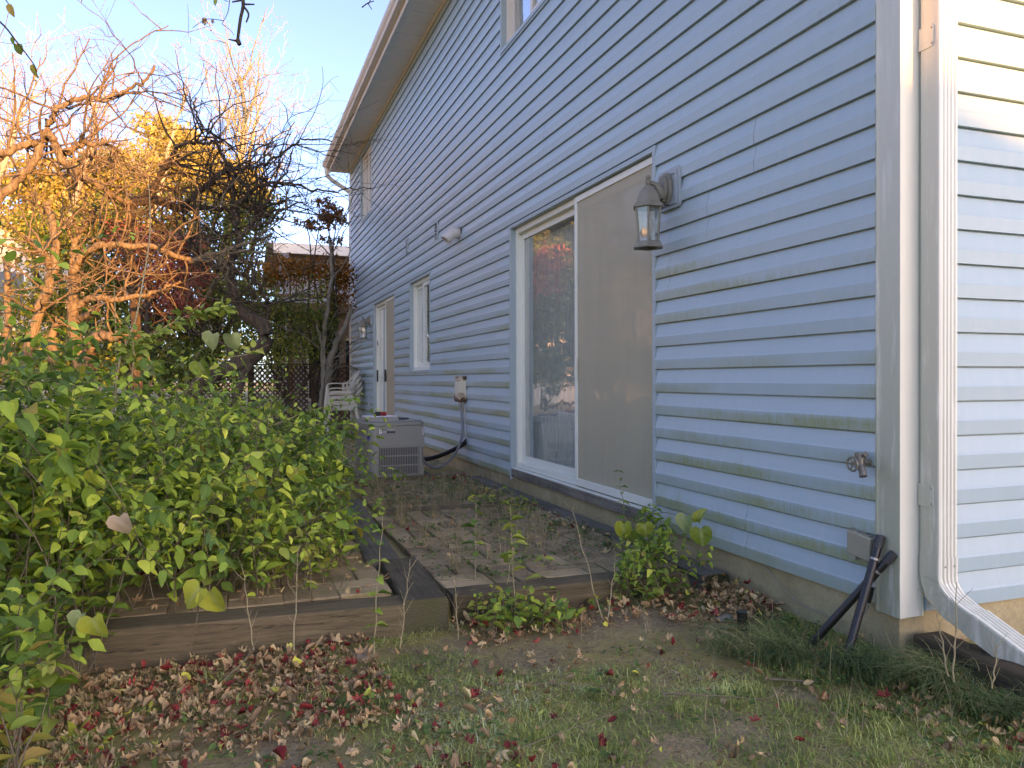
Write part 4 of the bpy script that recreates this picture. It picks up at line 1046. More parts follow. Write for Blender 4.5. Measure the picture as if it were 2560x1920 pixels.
def shoot(st, lv, base, d, L, droop=.5, node=.052, ls=.045, r=.0035, side=.25, leaf_from=.15, wob=.12):
    p = np.array(base, float); d = np.array(d, float); d /= np.linalg.norm(d); n = max(4, int(L/node)); pts = [p.copy()]; step = L/n
    ang = random.random()*6
    for i in range(n):
        d = d + np.array([random.gauss(0,wob), random.gauss(0,wob), random.gauss(0,wob*.6) - droop*step*(i/n)*2]); d /= np.linalg.norm(d)
        p = p + d*step; pts.append(p.copy()); f = i/n
        if f > leaf_from:
            ang += math.pi/2*.9
            s1 = np.cross(d, (0,0,1.)); s1 /= np.linalg.norm(s1)+1e-6; s2 = np.cross(s1, d)
            for sg in (1, -1):
                if random.random() < .17: continue
                sd_ = (s1*math.cos(ang) + s2*math.sin(ang))*sg
                ld = sd_ + d*random.uniform(.3,.8) + np.array((0,0,random.uniform(-.45,.1)))
                nn = np.array((random.gauss(0,.35), random.gauss(0,.35), 1.0)) + d*-.2
                s_ = ls*random.uniform(.7,1.25)*(1-.45*f*f)*(0.6 if random.random() < .12 else 1)
                lv.append((p + sd_*.006, ld, nn, s_))
            if side and random.random() < side and .2 < f < .8 and L > .3:
                sd_ = (s1*math.cos(ang+1) + s2*math.sin(ang+1)); shoot(st, lv, p, d*.6 + sd_*.8 + np.array((0,0,.25)), L*random.uniform(.25,.45), droop, node*.85, ls*.85, r*.55, 0, .05, wob)
    st.add(pts, r, r*.3, 4 if r > .003 else 3)
def leaves_out(parent, lv, n_obj, meshes, mat, tm=OV, accent=None):
    """the leaves that show largest become objects, the rest one mass"""
    lv.sort(key=lambda l: -l[3]/np.linalg.norm(l[0]-np.array(CAMP)) * random.uniform(.8,1.2))
    for q in lv[:n_obj]:
        me = random.choice(meshes) if not (accent and random.random() < accent[1]) else random.choice(accent[0])
        place('leaf', me, q[0], q[1], q[2], q[3], parent)
    r_ = lv[n_obj:]
    if r_: tag(scatter('foliage', tm, [q[0] for q in r_], [q[1] for q in r_], [q[2] for q in r_], [q[3] for q in r_], rng.random(len(r_)), mat, parent), kind='stuff')
def shrub(cx, cy, spread, H_, n, nobj, ls, lab, grp, pale=False, lean=(0,0), node=.052, bush=1.28):
    T = thing('leafy_shrub', lab, 'shrub', grp, (0,0,0)); st = Sticks(); lv = []
    for _ in range(n):
        a = random.random()*6.283; q = spread*math.sqrt(random.random())
        x, y = cx+q*math.cos(a), cy+q*math.sin(a)
        bush_ = bush*random.choice((.72,.9,1.0,1.2,1.4)); L = H_*random.uniform(.50,1.18); ls_ = ls*bush_
        d = (math.cos(a)*.35*random.random()+random.gauss(0,.16)+lean[0], math.sin(a)*.35*random.random()+random.gauss(0,.16)+lean[1], 1)
        shoot(st, lv, (x, y, gz(x,y)-.02), d, L, droop=random.uniform(.3,1.6), ls=ls_, r=random.uniform(.0025,.0045), side=.30, node=node, leaf_from=.12 if H_ > .5 else .0)
    if H_ > .7:
        for _ in range(4):
            a = random.random()*6.283; q = spread*random.random(); x, y = cx+q*math.cos(a), cy+q*math.sin(a)
            shoot(st, lv, (x,y,gz(x,y)), (random.gauss(.1,.25), random.gauss(-.1,.25), 1), H_*random.uniform(1.15,1.4), droop=random.uniform(.5,1.4), node=.075, ls=ls*1.2, r=.0045, side=.15, leaf_from=.35)
    st.build('stem', M['twig'], T); leaves_out(T, lv, nobj, OVG if not pale else OVY, FG if not pale else FYJ, accent=((OVY*3+OVL) if not pale else OVL, .32))
    return T
GL = 'dense green leafy shrub in the thicket left of the patio'; GR = 'shrubs of the thicket left of the patio'
SHR = [ # x, y, spread, height, n, objects, leaf
 (-3.05,.62,.30,.66,26,150,.055),(-2.95,1.28,.35,1.16,34,140,.060),(-2.50,1.50,.32,.80,30,130,.052),(-3.45,1.65,.45,1.40,38,120,.064),(-2.10,1.55,.25,.55,22,120,.050),
 (-2.85,2.15,.42,1.18,36,110,.058),(-2.20,2.20,.38,.82,32,100,.054),(-1.85,1.95,.20,.50,16,80,.048),(-3.7,2.7,.55,1.32,36,60,.060),(-2.75,3.05,.5,1.02,38,70,.056),(-2.05,3.0,.38,.86,30,80,.055),
 (-1.72,2.75,.22,.58,16,60,.050),(-3.6,3.9,.6,1.15,36,30,.058),(-2.5,4.1,.55,.95,38,40,.056),(-1.85,4.0,.35,.80,26,50,.055),(-1.75,5.0,.35,.70,22,30,.052),(-2.6,5.3,.6,.90,34,20,.056),(-3.9,5.4,.7,1.0,30,0,.06),(-2.35,6.6,.6,.75,30,0,.055),(-3.3,7.2,.7,.8,30,0,.055)]
SL = ['pale-tipped shrub nearest the camera at the lower left edge', 'tall dense shrub at the left edge just behind the lower left one', 'broad green shrub above the left end of the long timber', 'tallest shrub at the far left edge of the thicket', 'low shrub leaning over the middle of the long left timber', 'dark green shrub deep in the left half of the thicket', 'mid-height shrub in the centre of the thicket', "small shrub at the thicket's right tip beside the square timber", 'large shrub at the left edge below the sunlit trunk', "leafy shrub in the middle of the thicket's second row", 'shrub of the thicket beside the dark patio timber', 'short shrub spilling onto the bricks right of the thicket', 'shrub at the left behind the tallest one', "bushy shrub in the thicket's back row before the curved tree", 'back row shrub nearest the cross timbers', 'low shrub beside the brick patio left of the air conditioner', 'wide shrub behind the thicket in front of the lattice fence', 'far left back row shrub at the foot of the bare trees', 'low rear shrub between thicket and stacked chairs', 'rearmost shrub at the foot of the curved dark tree']
for (x, y, sp, h_, n_, no, ls), lab_ in zip(SHR, SL): shrub(x, y, sp, h_*.93, n_, no, ls, lab_, GR)
shrub(-2.9,.30,.16,.36,12,110,.046,'low pale yellow-green shrub at the lower left edge of the lawn',None,True)
shrub(-1.95,1.38,.24,.34,14,90,.040,'yellow-green low shrub just behind the long left timber',None,True)
shrub(-.46,1.02,.15,.34,16,200,.036,'bushy small green shrub at the right front patio timber',None,lean=(0,-.25), node=.030)
shrub(-.95,.86,.13,.15,12,150,.034,'low green clump sprouting before the middle of the right edging timber',None, node=.030)
shrub(-1.14,.90,.11,.20,14,150,.036,'small seedling clump among red leaves by the square timber',None, node=.030)
shrub(-1.24,.90,.10,.18,12,80,.034,'tiny leafy sprout clump right beside the mossy end grain',None, node=.030)
shrub(-.30,1.35,.10,.30,10,70,.040,'young green plant by the foundation under the sliding door',None, node=.030)
shrub(-.32,3.30,.16,.16,14,60,.035,'low green weed patch against the foundation beside red leaves',None, node=.030)
def seedling(base, top, L, n_nodes, ls, lab, pale=False, bare=False, from_=.1):
    T = thing('seedling', lab, 'seedling'); st = Sticks(); lv = []; b = np.array(base); t_ = np.array(top)
    pts = [b + (t_-b)*i/8 + np.array((random.gauss(0,.0028), random.gauss(0,.0028), 0))*(0 < i < 8) for i in range(9)]
    st.add(pts, .0030, .0012, 5); d = (t_-b)/np.linalg.norm(t_-b); ang = random.random()*3
    for i in range(n_nodes):
        f = from_ + (1-from_)*i/max(1, n_nodes-1); p = b + (t_-b)*f; ang += 1.5
        for sg in (1, -1):
            sd_ = np.array((math.cos(ang), math.sin(ang), 0))*sg
            if bare:
                if random.random() < .5: st.add([p, p+(sd_*.6+d*.8)*random.uniform(.03,.08)], .0014, .0006, 3)
            elif random.random() < .9: lv.append((p, sd_ + np.array((0,0,random.uniform(-.2,.5))), np.array((random.gauss(0,.3), random.gauss(0,.3), 1)), 1.35*ls*random.uniform(.7,1.2)*(1-.3*f)))
    st.build('stem', M['twigpale'], T)
    if lv: leaves_out(T, lv, len(lv), OVY if pale else OVG, FG, accent=(OVY, .35))
    return T
seedling((-1.767,0.763,-0.023), (-1.725,0.816,0.501), .4, 9, .048, 'upright leafy seedling in front of the long left timber')
seedling((-1.143,0.909,-0.083), (-1.130,1.015,0.472), .4, 9, .065, 'slender seedling with large pale leaves mid patio', True, from_=.5)
seedling((-1.104,1.162,0.014), (-1.020,1.187,0.415), .4, 7, .065, 'thin seedling with two folded pale leaves near patio centre', True, from_=.45)
seedling((-1.203,1.304,0.024), (-1.136,1.495,0.442), .4, 8, .06, 'seedling with yellowing leaves at the near edge of the bricks', from_=.4)
seedling((-0.240,1.594,0.139), (-0.259,1.657,0.508), .4, 9, .042, 'tall thin seedling in front of the sliding door screen')
seedling((-0.925,1.203,-0.015), (-0.898,1.195,0.182), .2, 5, .05, 'short seedling rising from the bricks beside dry grass', True)
seedling((-1.243,4.191,0.146), (-1.210,4.181,0.489), .2, 6, .055, 'seedling in front of the left corner of the air conditioner')
seedling((-1.125,3.617,0.184), (-1.074,3.599,0.365), .2, 4, .05, 'small green seedling in front of the air conditioner louvres')
seedling((-0.752,2.737,0.138), (-0.764,2.742,0.257), .2, 3, .05, 'little bent weed near the crosswise timber')
seedling((-1.664,0.779,-0.010), (-1.616,0.817,0.315), .3, 8, .04, 'bare brown sapling stalk in front of the square timber', bare=True)
seedling((-1.414,0.848,-0.031), (-1.428,0.855,0.227), .3, 6, .04, 'bare forked twig standing right of the square timber', bare=True)
seedling((-2.194,0.812,0.036), (-2.233,0.881,0.322), .3, 7, .04, 'bare twiggy sapling before the long left timber', bare=True)
seedling((-2.057,0.762,0.036), (-2.034,0.863,0.370), .3, 7, .04, 'reddish forked stalk before the long left timber', bare=True)
seedling((-0.824,0.741,0.025), (-0.856,0.969,0.440), .3, 4, .04, 'long leaning pale stalk at the right patio shrub', bare=True)
seedling((-0.800,0.733,0.025), (-0.726,0.814,0.242), .3, 3, .04, 'short upright pale stalk at the right patio shrub', bare=True)
seedling((-0.213,-0.383,0.109), (-0.247,-0.370,0.317), .3, 8, .03, 'leafless twiggy sapling in front of the downspout elbow', bare=True)
seedling((-0.214,-0.404,0.099), (-0.204,-0.406,0.401), .3, 9, .03, 'taller leafless sapling in front of the downspout elbow', bare=True)
seedling((-0.226,-0.538,0.133), (-0.212,-0.542,0.247), .2, 5, .03, 'short dead stalk in front of the decayed timber', bare=True)

def debris(name, boxes, n, mat, L=(.015,.06), r=.0011):
    st = Sticks()
    for (x0,x1,y0,y1,z,w_) in boxes:
        for _ in range(int(n*w_)):
            x, y = random.uniform(x0,x1), random.uniform(y0,y1); a = random.random()*6.28; l = random.uniform(*L); zz = (gz(x,y)+.006 if z is None else z)+random.random()*.008
            q = (x+l*math.cos(a)*.5+random.gauss(0,.003), y+l*math.sin(a)*.5+random.gauss(0,.003), zz+random.gauss(0,.003))
            st.add([(x,y,zz), q, (x+l*math.cos(a), y+l*math.sin(a), zz+random.gauss(0,.004))], r*random.uniform(.6,1.6), r*.5, 3)
    tag(st.build(name, mat), kind='stuff')
t = NT('debris_brown'); c = t.mix(t.noise(t.pos(), 25, 2), (.10,.065,.04), (.36,.27,.17)); M['debris'] = t.done(t.bsdf(c, .9))
debris('ground_debris', [(-1.6,-.1,.2,1.03,None,.45),(-3.2,.5,-.9,.6,None,.75),(-1.35,-.2,1.25,3.2,.084,.45),(-1.3,-.2,3.4,4.95,.082,.6),(-2.0,-.1,5.2,12,.075,.8)], 1500, M['debris'])
# heart-leaved vine plants
HM = [leaf_mat('heart_leaf', [(0, (.15,.24,.04)), (.6, (.22,.30,.05)), (1, (.33,.36,.06))], False, vein=.6, spots=.8), leaf_mat('heart_leaf_yellow', [(0, (.33,.38,.05)), (1, (.46,.46,.07))], False, vein=.5, spots=.8), leaf_mat('heart_leaf_pale', [(0, (.28,.36,.16)), (1, (.38,.44,.20))], False, vein=.3), leaf_mat('dead_tan_leaf', [(0, (.40,.27,.17)), (1, (.52,.38,.26))], False, vein=.15, trans=.2)]
HMESH = [[tmesh('leaf', T_, m) for T_ in HT] for m in HM]
def vine(lab, stem, leaves, r=.0025, mat='twig'):
    T = thing('vine', lab, 'vine'); st = Sticks(); st.add(curve(stem, 20), r, r*.5, 5); st.build('stem', M[mat], T)
    for (p, d, n, s, k, v) in leaves: place('leaf', HMESH[k][v], p, d, n, s, T)
    return T
tc = lambda x, y: (-x, -y, .1)
vine('brown vine with three big heart leaves against the blue siding', [(-0.404,1.334,0.060), (-0.364,1.321,0.283), (-0.335,1.098,0.374), (-0.326,0.936,0.385), (-0.322,0.828,0.390)],
     [((-0.311,0.792,0.351),(.05,-.1,-1),(-.6,-.8,.2),.098,0,0),((-0.305,0.822,0.378),(.25,-.1,.9),(-.9,-.2,.2),.075,0,2),((-0.354,0.840,0.403),(-.1,0,-1),(-.9,-.5,.2),.092,2,2)])
vine('vine stem with rounded pale leaves at the foot of the sliding door', [(-0.404,1.334,0.060), (-0.437,1.400,0.212), (-0.432,1.344,0.101)],
     [((-0.450,1.246,0.302),(-.1,0,-1),(-.6,-.8,.2),.095,1,2),((-0.407,1.124,0.320),(.2,0,-1),(-.5,-.8,.3),.085,0,0),((-0.423,1.236,0.252),(.4,0,-.7),(-.5,-.8,.3),.08,0,1)])
vine('two bright yellow heart leaves drooping over the long left timber', [(-2.417,0.839,0.033), (-2.388,0.798,0.157), (-2.371,0.771,0.268)],
     [((-2.370,0.686,0.311),(-.75,-.1,-.75),(-.4,-.8,.5),.092,1,0),((-2.338,0.674,0.300),(.35,-.1,-1),(-.5,-.8,.3),.100,1,2)])
vine('heart leaf half tan half green hanging at the lower left', [(-2.739,0.479,0.195), (-2.695,0.410,0.307), (-2.659,0.344,0.345)], [((-2.632,0.281,0.355),(.2,0,-1),(-.5,-.8,.2),.085,1,0),((-2.670,0.348,0.351),(-.2,0,-1),(-.5,-.8,.3),.07,2,2)])
vine('single dead tan leaf on a brown stem above the timber', [(-2.545,1.046,0.190), (-2.582,0.955,0.423), (-2.635,0.869,0.598), (-2.718,0.847,0.744)], [((-2.624,0.759,0.557),(.2,0,-1),(-.4,-.8,.4),.080,3,0),((-2.707,0.790,0.709),(.25,0,-1),(-.9,-.4,.3),.075,1,2)])
vine('two large pale heart leaves held up behind the shrub', [(-2.435,2.501,0.884), (-2.492,2.416,1.061), (-2.365,2.265,1.231), (-2.305,2.244,1.260)],
     [((-2.359,2.157,1.257),(-.25,0,-1),(-.5,-.8,.2),.098,2,0),((-2.275,2.179,1.253),(.1,0,-1),(-.4,-.85,.2),.100,2,1),((-2.426,2.180,1.111),(.35,0,-1),(-.5,-.8,.3),.11,0,2)])
vine('large yellow leaves low in the middle of the thicket', [(-2.076,1.622,0.269), (-2.132,1.536,0.399), (-2.168,1.444,0.505)], [((-2.170,1.339,0.598),(0,0,-1),(-.4,-.85,.3),.115,1,2),((-1.963,1.902,0.571),(.05,0,-1),(-.3,-.9,.3),.095,1,0),((-2.294,1.703,0.550),(.3,0,-1),(-.5,-.8,.3),.08,2,1)])
vine('row of drooping yellow-green leaves behind the shrub', [(-2.813,2.319,0.998), (-2.735,2.291,1.081), (-2.617,2.249,1.112), (-2.500,2.207,1.091)], [((-2.709,2.229,1.111),(-.1,0,-1),(-.5,-.8,.2),.06,1,2),((-2.667,2.214,1.111),(.05,0,-1),(-.5,-.8,.2),.085,2,2),((-2.613,2.194,1.111),(.1,0,-1),(-.5,-.8,.2),.075,0,2)])
tag(place('big_leaf', tmesh('big_leaf', fan(MAPLE,.9,.6,.10,11), HM[1]), (-2.718,0.533,-0.084), (.3,.5,.25), (-.2,-.4,1), .085), 'large crinkled pale yellow leaf lying at the bottom left', 'leaf')
# tall sapling and arching shoots behind the shrub
def spray(lab, stem, ls, n_leaf, r=.004, pale=True, from_=0.1):
    T = thing('sapling', lab, 'sapling'); st = Sticks(); pts = curve(stem, 36); st.add(pts, r, r*.3, 5); lv = []
    for i in range(n_leaf):
        f = from_+(1-from_)*random.random(); j = min(len(pts)-2, int(f*(len(pts)-1))); p = np.array(pts[j]); d = np.array(pts[j+1]-pts[j]); d /= np.linalg.norm(d)+1e-6
        s_ = np.array((random.gauss(0,1), random.gauss(0,1), random.gauss(-.3,.5))); q = p + s_*.02
        lv.append((q, s_ + d*.8, np.array((random.gauss(0,.5), random.gauss(0,.5)-.3, 1)), ls*random.uniform(.6,1.2)))
    st.build('stem', M['twigpale'], T)
    if lv: leaves_out(T, lv, min(100, n_leaf), OVY if pale else OVG, FYJ)
    return T
spray('tall straight reddish sapling standing in front of the bare trees', [(-2.785,1.883,0.944), (-2.757,1.874,1.112), (-2.690,1.851,1.294), (-2.654,1.840,1.486), (-2.625,1.830,1.673), (-2.622,1.831,1.823), (-2.627,1.833,1.935)], .05, 0, .006)
spray('second thinner upright sapling left of the tall reddish one', [(-2.801,2.101,0.881), (-2.803,2.104,1.157), (-2.808,2.108,1.434), (-2.813,2.110,1.513)], .05, 0, .0035)
spray('arching pale-leaved shoot reaching right towards the curved tree', [(-2.771,1.985,1.057), (-2.699,1.960,1.192), (-2.590,1.921,1.259), (-2.447,1.923,1.339), (-2.255,1.907,1.383)], .050, 150)
spray('cluster of pale yellow-green leaves round the tall sapling', [(-2.705,1.855,1.038), (-2.696,1.852,1.150), (-2.713,1.859,1.243), (-2.739,1.869,1.299)], .055, 60)
spray('thin leafy shoot arching above the thicket towards the fence', [(-2.477,2.516,0.995), (-2.309,2.563,1.131), (-2.178,2.622,1.169), (-2.064,2.688,1.227)], .055, 26, .003)
spray('horizontal leafy shoot reaching right from the thicket to the chairs', [(-2.134,2.709,0.706), (-1.893,2.836,0.791), (-1.658,2.963,0.859), (-1.443,3.099,0.920)], .050, 46, .003, False)
spray('upright thin shoot with pointed leaves before the lattice fence', [(-2.071,2.686,0.706), (-2.054,2.682,0.849), (-2.033,2.675,1.004)], .055, 16, .003)
# things on the lawn
t = NT('fieldstone'); P_ = t.obj(); c = t.mix(t.noise(P_, 6, 5), (.16,.12,.09), (.34,.28,.22)); M['field'] = t.done(t.bsdf(c, .85, t.bump(t.noise(P_, 20, 5), .5, .01)))
def stone(p, s, lab, mat='stone'):
    bm = bmesh.new(); bmesh.ops.create_icosphere(bm, subdivisions=3, radius=1); sd = random.random()*50
    for v in bm.verts: v.co *= 1 + .22*noise.noise(v.co*1.3+Vector((sd,0,0))); v.co = Vector((v.co.x*s[0], v.co.y*s[1], v.co.z*s[2]))
    me = bpy.data.meshes.new('stone'); bm.to_mesh(me); bm.free(); o = link('stone', me, M[mat], None, smooth=True); o.location = p; tag(o, lab, 'stone')
stone((-1.80,.86,-.055), (.040,.035,.036), 'rounded pinkish rock below the long left timber', 'field')
stone((-2.05,.78,-.085), (.030,.025,.018), 'flat grey stone in the grass before the left timber', 'field')
for i, (x, y, s, lb) in enumerate([(-.26,11.5,.075,'round grey river stone, largest by the chair legs'),(-.40,11.45,.065,'purplish river stone left of the largest round one'),(-.46,11.6,.05,'small river stone at the front chair leg'),(-.62,12.9,.09,'brownish rock behind the stacked chairs'),(-.35,13.0,.10,'large pale rock behind the stacked chairs'),(-.85,12.95,.08,'reddish rock left of the stacked chairs')]):
    stone((x, y, .06+s*.5), (s,s*.8,s*.75), lb)
stone((-.30,.62,.0), (.05,.04,.015), 'flat dirt-coloured stone beside the black pipe stub', 'field')
def stick(pts, lab, r=.003):
    T = thing('fallen_twig', lab, 'twig'); Sticks().add(curve(pts, 16), r, r*.4, 5).build('twig', M['twig'], T)
g = lambda x, y, z=.02: (x, y, gz(x, y)+z)
stick([g(-.95,.05), g(-.80,-.06,.03), g(-.66,-.10), g(-.55,-.05,.03)], 'curved fallen twig on the lawn near the centre')
stick([g(-1.45,.35), g(-1.25,.24,.03), g(-1.12,.20)], 'short fallen twig on the grass before the square timber')
stick([g(-1.5,-.1), g(-1.25,-.05,.03), g(-1.0,.02)], 'thin pale fallen twig near the bottom centre', .002)
stick([g(-.55,.02,.02), g(-.45,-.08,.03)], 'short thick dark stick in the grass before the leaning pipes', .006)
stick([(-2.293,0.529,0.044), (-2.218,0.608,0.086), (-2.176,0.700,0.134)], 'dark twig lying in the red leaves below the left timber', .003)

# ================================================================ bare trees
t = NT('bark'); P_ = t.pos()
g1 = t.noise(t.map(P_, (22,22,4)), 1.4, 6, .7, .4); c = t.ramp(g1, [(.3, (0.071,0.050,0.031)), (.5, (0.188,0.140,0.085)), (.72, (0.318,0.246,0.148))])
M['bark'] = t.done(t.bsdf(c, .9, t.bump(g1, 1.0, .03)))
t = NT('dark_bark'); P_ = t.pos(); g1 = t.noise(t.map(P_, (22,22,4)), 1.4, 6, .7, .4)
c = t.ramp(g1, [(.3, (0.026,0.020,0.013)), (.55, (0.079,0.057,0.038)), (.75, (0.160,0.124,0.083))]); M['barkdark'] = t.done(t.bsdf(c, .9, t.bump(g1, 1.0, .03)))
t = NT('grey_bark'); P_ = t.pos(); c = t.mix(t.noise(P_, 8, 5), (0.130,0.115,0.085), (0.250,0.225,0.166)); M['barkgrey'] = t.done(t.bsdf(c, .85))
class Tree:
    def __init__(s, name, lab, grp=None, bark='bark', minr=.0022): s.T = thing(name, lab, 'tree', grp); s.trunk = Sticks(); s.br = Sticks(); s.tips = []; s.bark = bark; s.minr = minr; s.n = 0
    def limb(s, pts, r0, r1, sides=8, part=None, wob=.012, lat=0, L=(.4,1.2), gn=.17, lvl=2, up=.15, frm=.15, dens=5):
        c = [np.array(p) for p in curve(pts, max(10, len(pts)*5))]
        c = [p + rng.normal(0, wob, 3)*(0 < i < len(c)-1) for i, p in enumerate(c)]
        rad = np.linspace(r0, r1, len(c))*(1+.035*rng.normal(0,1,len(c)).clip(-1.5,1.5))
        (s.trunk if r0 > .035 else s.br).add(c, rad, None, sides)
        for _ in range(int(lat*.55)):
            f = frm + (1-frm)*random.random(); i = min(len(c)-2, int(f*(len(c)-1))); d = c[i+1]-c[i]; d /= np.linalg.norm(d)+1e-9
            s_ = rng.normal(0, 1, 3); s_ -= d*(s_@d); s_ /= np.linalg.norm(s_)+1e-9; s_[2] += up
            s.grow(c[i], s_*.9+d*.5, random.uniform(*L), min(rad[i]*.55, .014), lvl, gn, up, dens)
        return c
    def grow(s, p, d, L, r, lvl, gn=.25, up=.15, dens=5):
        n = max(4, int(L/.09)); step = L/n; p = np.array(p, float); d = np.array(d, float); d /= np.linalg.norm(d)+1e-9; pts = [p.copy()]; ds = []
        for i in range(n):
            d = d + rng.normal(0, gn, 3) + np.array((0,0,up*.12)); d /= np.linalg.norm(d); p = p + d*step; pts.append(p.copy()); ds.append(d.copy())
        s.br.add(pts, max(r, s.minr), max(r*.35, s.minr*.7), 4 if r > .006 else 3); s.n += 1
        if lvl > 0:
            for _ in range(max(1, int(dens*L*.55))+random.randint(0,1)):
                i = random.randint(max(1, n//6), n-1); s_ = rng.normal(0, 1, 3); s_ /= np.linalg.norm(s_)
                s.grow(pts[i], ds[i]*.6+s_*.8, L*random.uniform(.3,.65), r*.5, lvl-1, gn, up, dens*1.25)
        s.tips.append(pts[-1])
    def done(s):
        if s.trunk.V: s.trunk.build('trunk', M[s.bark], s.T)
        if s.br.V: tag(s.br.build('branches', M[s.bark], s.T), kind='stuff')
        return s.T
# sunlit tree with the forked trunk
A = Tree('bare_tree', 'sunlit bare tree with cut stubs and a limb arching right')
A.limb([(-3.850,7.585,0.751), (-3.873,7.597,1.242), (-3.916,7.561,1.530), (-3.917,7.511,1.845), (-3.916,7.513,2.167), (-3.886,7.503,2.321)], .068, .050, 12, lat=4, L=(.2,.6))
A.limb([(-3.886,7.503,2.264), (-3.818,7.426,2.379), (-3.702,7.331,2.458), (-3.497,7.257,2.497), (-3.355,7.259,2.492), (-3.031,7.301,2.482), (-2.819,7.330,2.394), (-2.662,7.380,2.400), (-2.310,7.466,2.548), (-2.066,7.485,2.644), (-1.811,7.606,2.776)], .046, .016, 9, lat=36, L=(.5,1.5), dens=6)
A.limb([(-3.911,7.512,2.299), (-3.916,7.568,2.440), (-3.896,7.615,2.582), (-3.816,7.694,2.781), (-3.725,7.769,2.984)], .045, .015, 8, lat=22, L=(.4,1.2))
A.limb([(-3.863,7.491,1.822), (-3.775,7.407,1.897), (-3.623,7.298,1.913), (-3.466,7.295,1.896), (-3.264,7.382,1.951), (-3.042,7.408,2.033), (-2.833,7.546,2.148)], .042, .016, 9, lat=20, L=(.4,1.2))
A.limb([(-3.864,7.490,1.681), (-3.738,7.339,1.739), (-3.635,7.196,1.781)], .040, .034, 9)
A.limb([(-3.730,7.330,0.866), (-3.741,7.336,1.237), (-3.715,7.328,1.433), (-3.596,7.232,1.487), (-3.446,7.125,1.492), (-3.300,7.073,1.552)], .075, .038, 10, lat=3, L=(.2,.5))
A.limb([(-4.128,7.583,1.240), (-4.148,7.591,1.417), (-4.097,7.574,1.616), (-4.042,7.555,1.713)], .055, .022, 9, lat=4, L=(.2,.5))
A.done()
B = Tree('bare_tree', 'sunlit slanting bare tree at the left with dense tangled twigs')
B.limb([(-4.375,7.351,0.978), (-4.306,7.329,1.357), (-4.200,7.293,1.740), (-4.126,7.268,1.970), (-4.070,7.249,2.140), (-4.041,7.240,2.280), (-4.055,7.299,2.481), (-4.077,7.362,2.701), (-4.137,7.385,2.938)], .052, .036, 10, lat=18, L=(.4,1.1))
B.limb([(-4.089,7.257,2.178), (-4.094,7.153,2.303), (-4.161,7.071,2.371), (-4.219,7.093,2.454), (-4.297,7.121,2.516)], .035, .016, 8, lat=14, L=(.4,1.2))
B.limb([(-4.648,7.250,2.725), (-4.530,7.208,2.887), (-4.369,7.151,3.090), (-4.207,7.095,3.297), (-4.156,7.130,3.429), (-4.120,7.171,3.587), (-4.068,7.153,3.704), (-4.035,7.195,3.822), (-3.929,7.211,3.950), (-3.718,7.242,4.067), (-3.580,7.245,4.046), (-3.468,7.259,4.133), (-3.333,7.317,4.232), (-3.179,7.261,4.315), (-3.058,7.219,4.492)], .048, .014, 9, lat=38, L=(.5,1.5), dens=6)
B.limb([(-4.654,7.149,3.196), (-4.499,7.094,3.303), (-4.354,7.095,3.408), (-4.183,7.087,3.501)], .042, .034, 8, lat=12, L=(.4,1.2))
B.limb([(-4.100,7.164,3.629), (-4.048,7.146,3.582), (-3.990,7.123,3.409), (-3.888,7.191,3.264), (-3.782,7.259,3.222), (-3.633,7.311,3.139), (-3.482,7.468,3.050), (-3.360,7.637,3.038)], .045, .028, 8, lat=34, L=(.5,1.4))
B.limb([(-3.943,7.213,3.426), (-3.843,7.177,3.498), (-3.722,7.134,3.540), (-3.537,7.173,3.575), (-3.410,7.233,3.527)], .038, .016, 8, lat=26, L=(.4,1.3))
B.limb([(-4.699,8.105,0.792), (-4.696,8.108,1.341), (-4.686,8.107,1.707), (-4.675,8.107,2.164), (-4.700,8.117,2.438)], .045, .028, 8, lat=10, L=(.4,1.1))
for k in range(9):
    y0 = 560+random.random()*200; x0 = random.uniform(-40, 260)
    B.grow(CAMP + Vector(fw + rt*((x0-1280)/1925) - up*((y0-960)/1925))*random.uniform(7.8,9), (random.uniform(-1,1), 0, random.uniform(-.3,.6)), random.uniform(.7,1.5), .010, 2, .25, .1, 6)
B.done()
# dark hub tree and the curved trunk
Cc = Tree('bare_tree', 'dark spreading bare tree whose limbs fan out before the sky', None, 'barkdark')
Cc.limb([(-3.354,8.257,0.870), (-3.373,8.269,1.603), (-3.411,8.289,2.374), (-3.470,8.312,2.638), (-3.432,8.300,2.892), (-3.412,8.295,3.190)], .062, .05, 9, lat=10, L=(.4,1.0))
Cc.limb([(-3.412,8.295,3.190), (-3.274,8.245,3.263), (-3.158,8.205,3.389), (-3.089,8.180,3.506), (-3.006,8.151,3.643), (-2.922,8.122,3.799), (-2.835,8.091,3.887), (-2.701,8.149,3.936), (-2.558,8.097,3.931), (-2.354,8.131,4.006)], .045, .016, 9, lat=30, L=(.5,1.6), dens=6)
Cc.limb([(-3.412,8.295,3.190), (-3.182,8.212,3.204), (-2.976,8.137,3.155), (-2.820,8.080,3.105), (-2.543,8.086,3.137), (-2.251,8.087,3.108)], .055, .030, 9, lat=36, L=(.4,1.4), dens=6)
Cc.limb([(-2.820,8.080,3.105), (-2.723,8.046,3.237), (-2.557,7.987,3.393), (-2.423,7.939,3.505), (-2.290,7.891,3.587), (-2.124,7.832,3.597), (-2.009,7.790,3.601), (-1.876,7.742,3.659), (-1.747,7.696,3.742), (-1.563,7.630,3.883), (-1.392,7.569,3.956), (-1.100,7.570,3.947)], .036, .008, 8, lat=30, L=(.3,1.1), dens=5)
Cc.limb([(-2.557,7.987,3.393), (-2.356,8.021,3.422), (-2.170,8.059,3.357), (-2.034,8.010,3.352)], .02, .012, 6, lat=14, L=(.3,1.2))
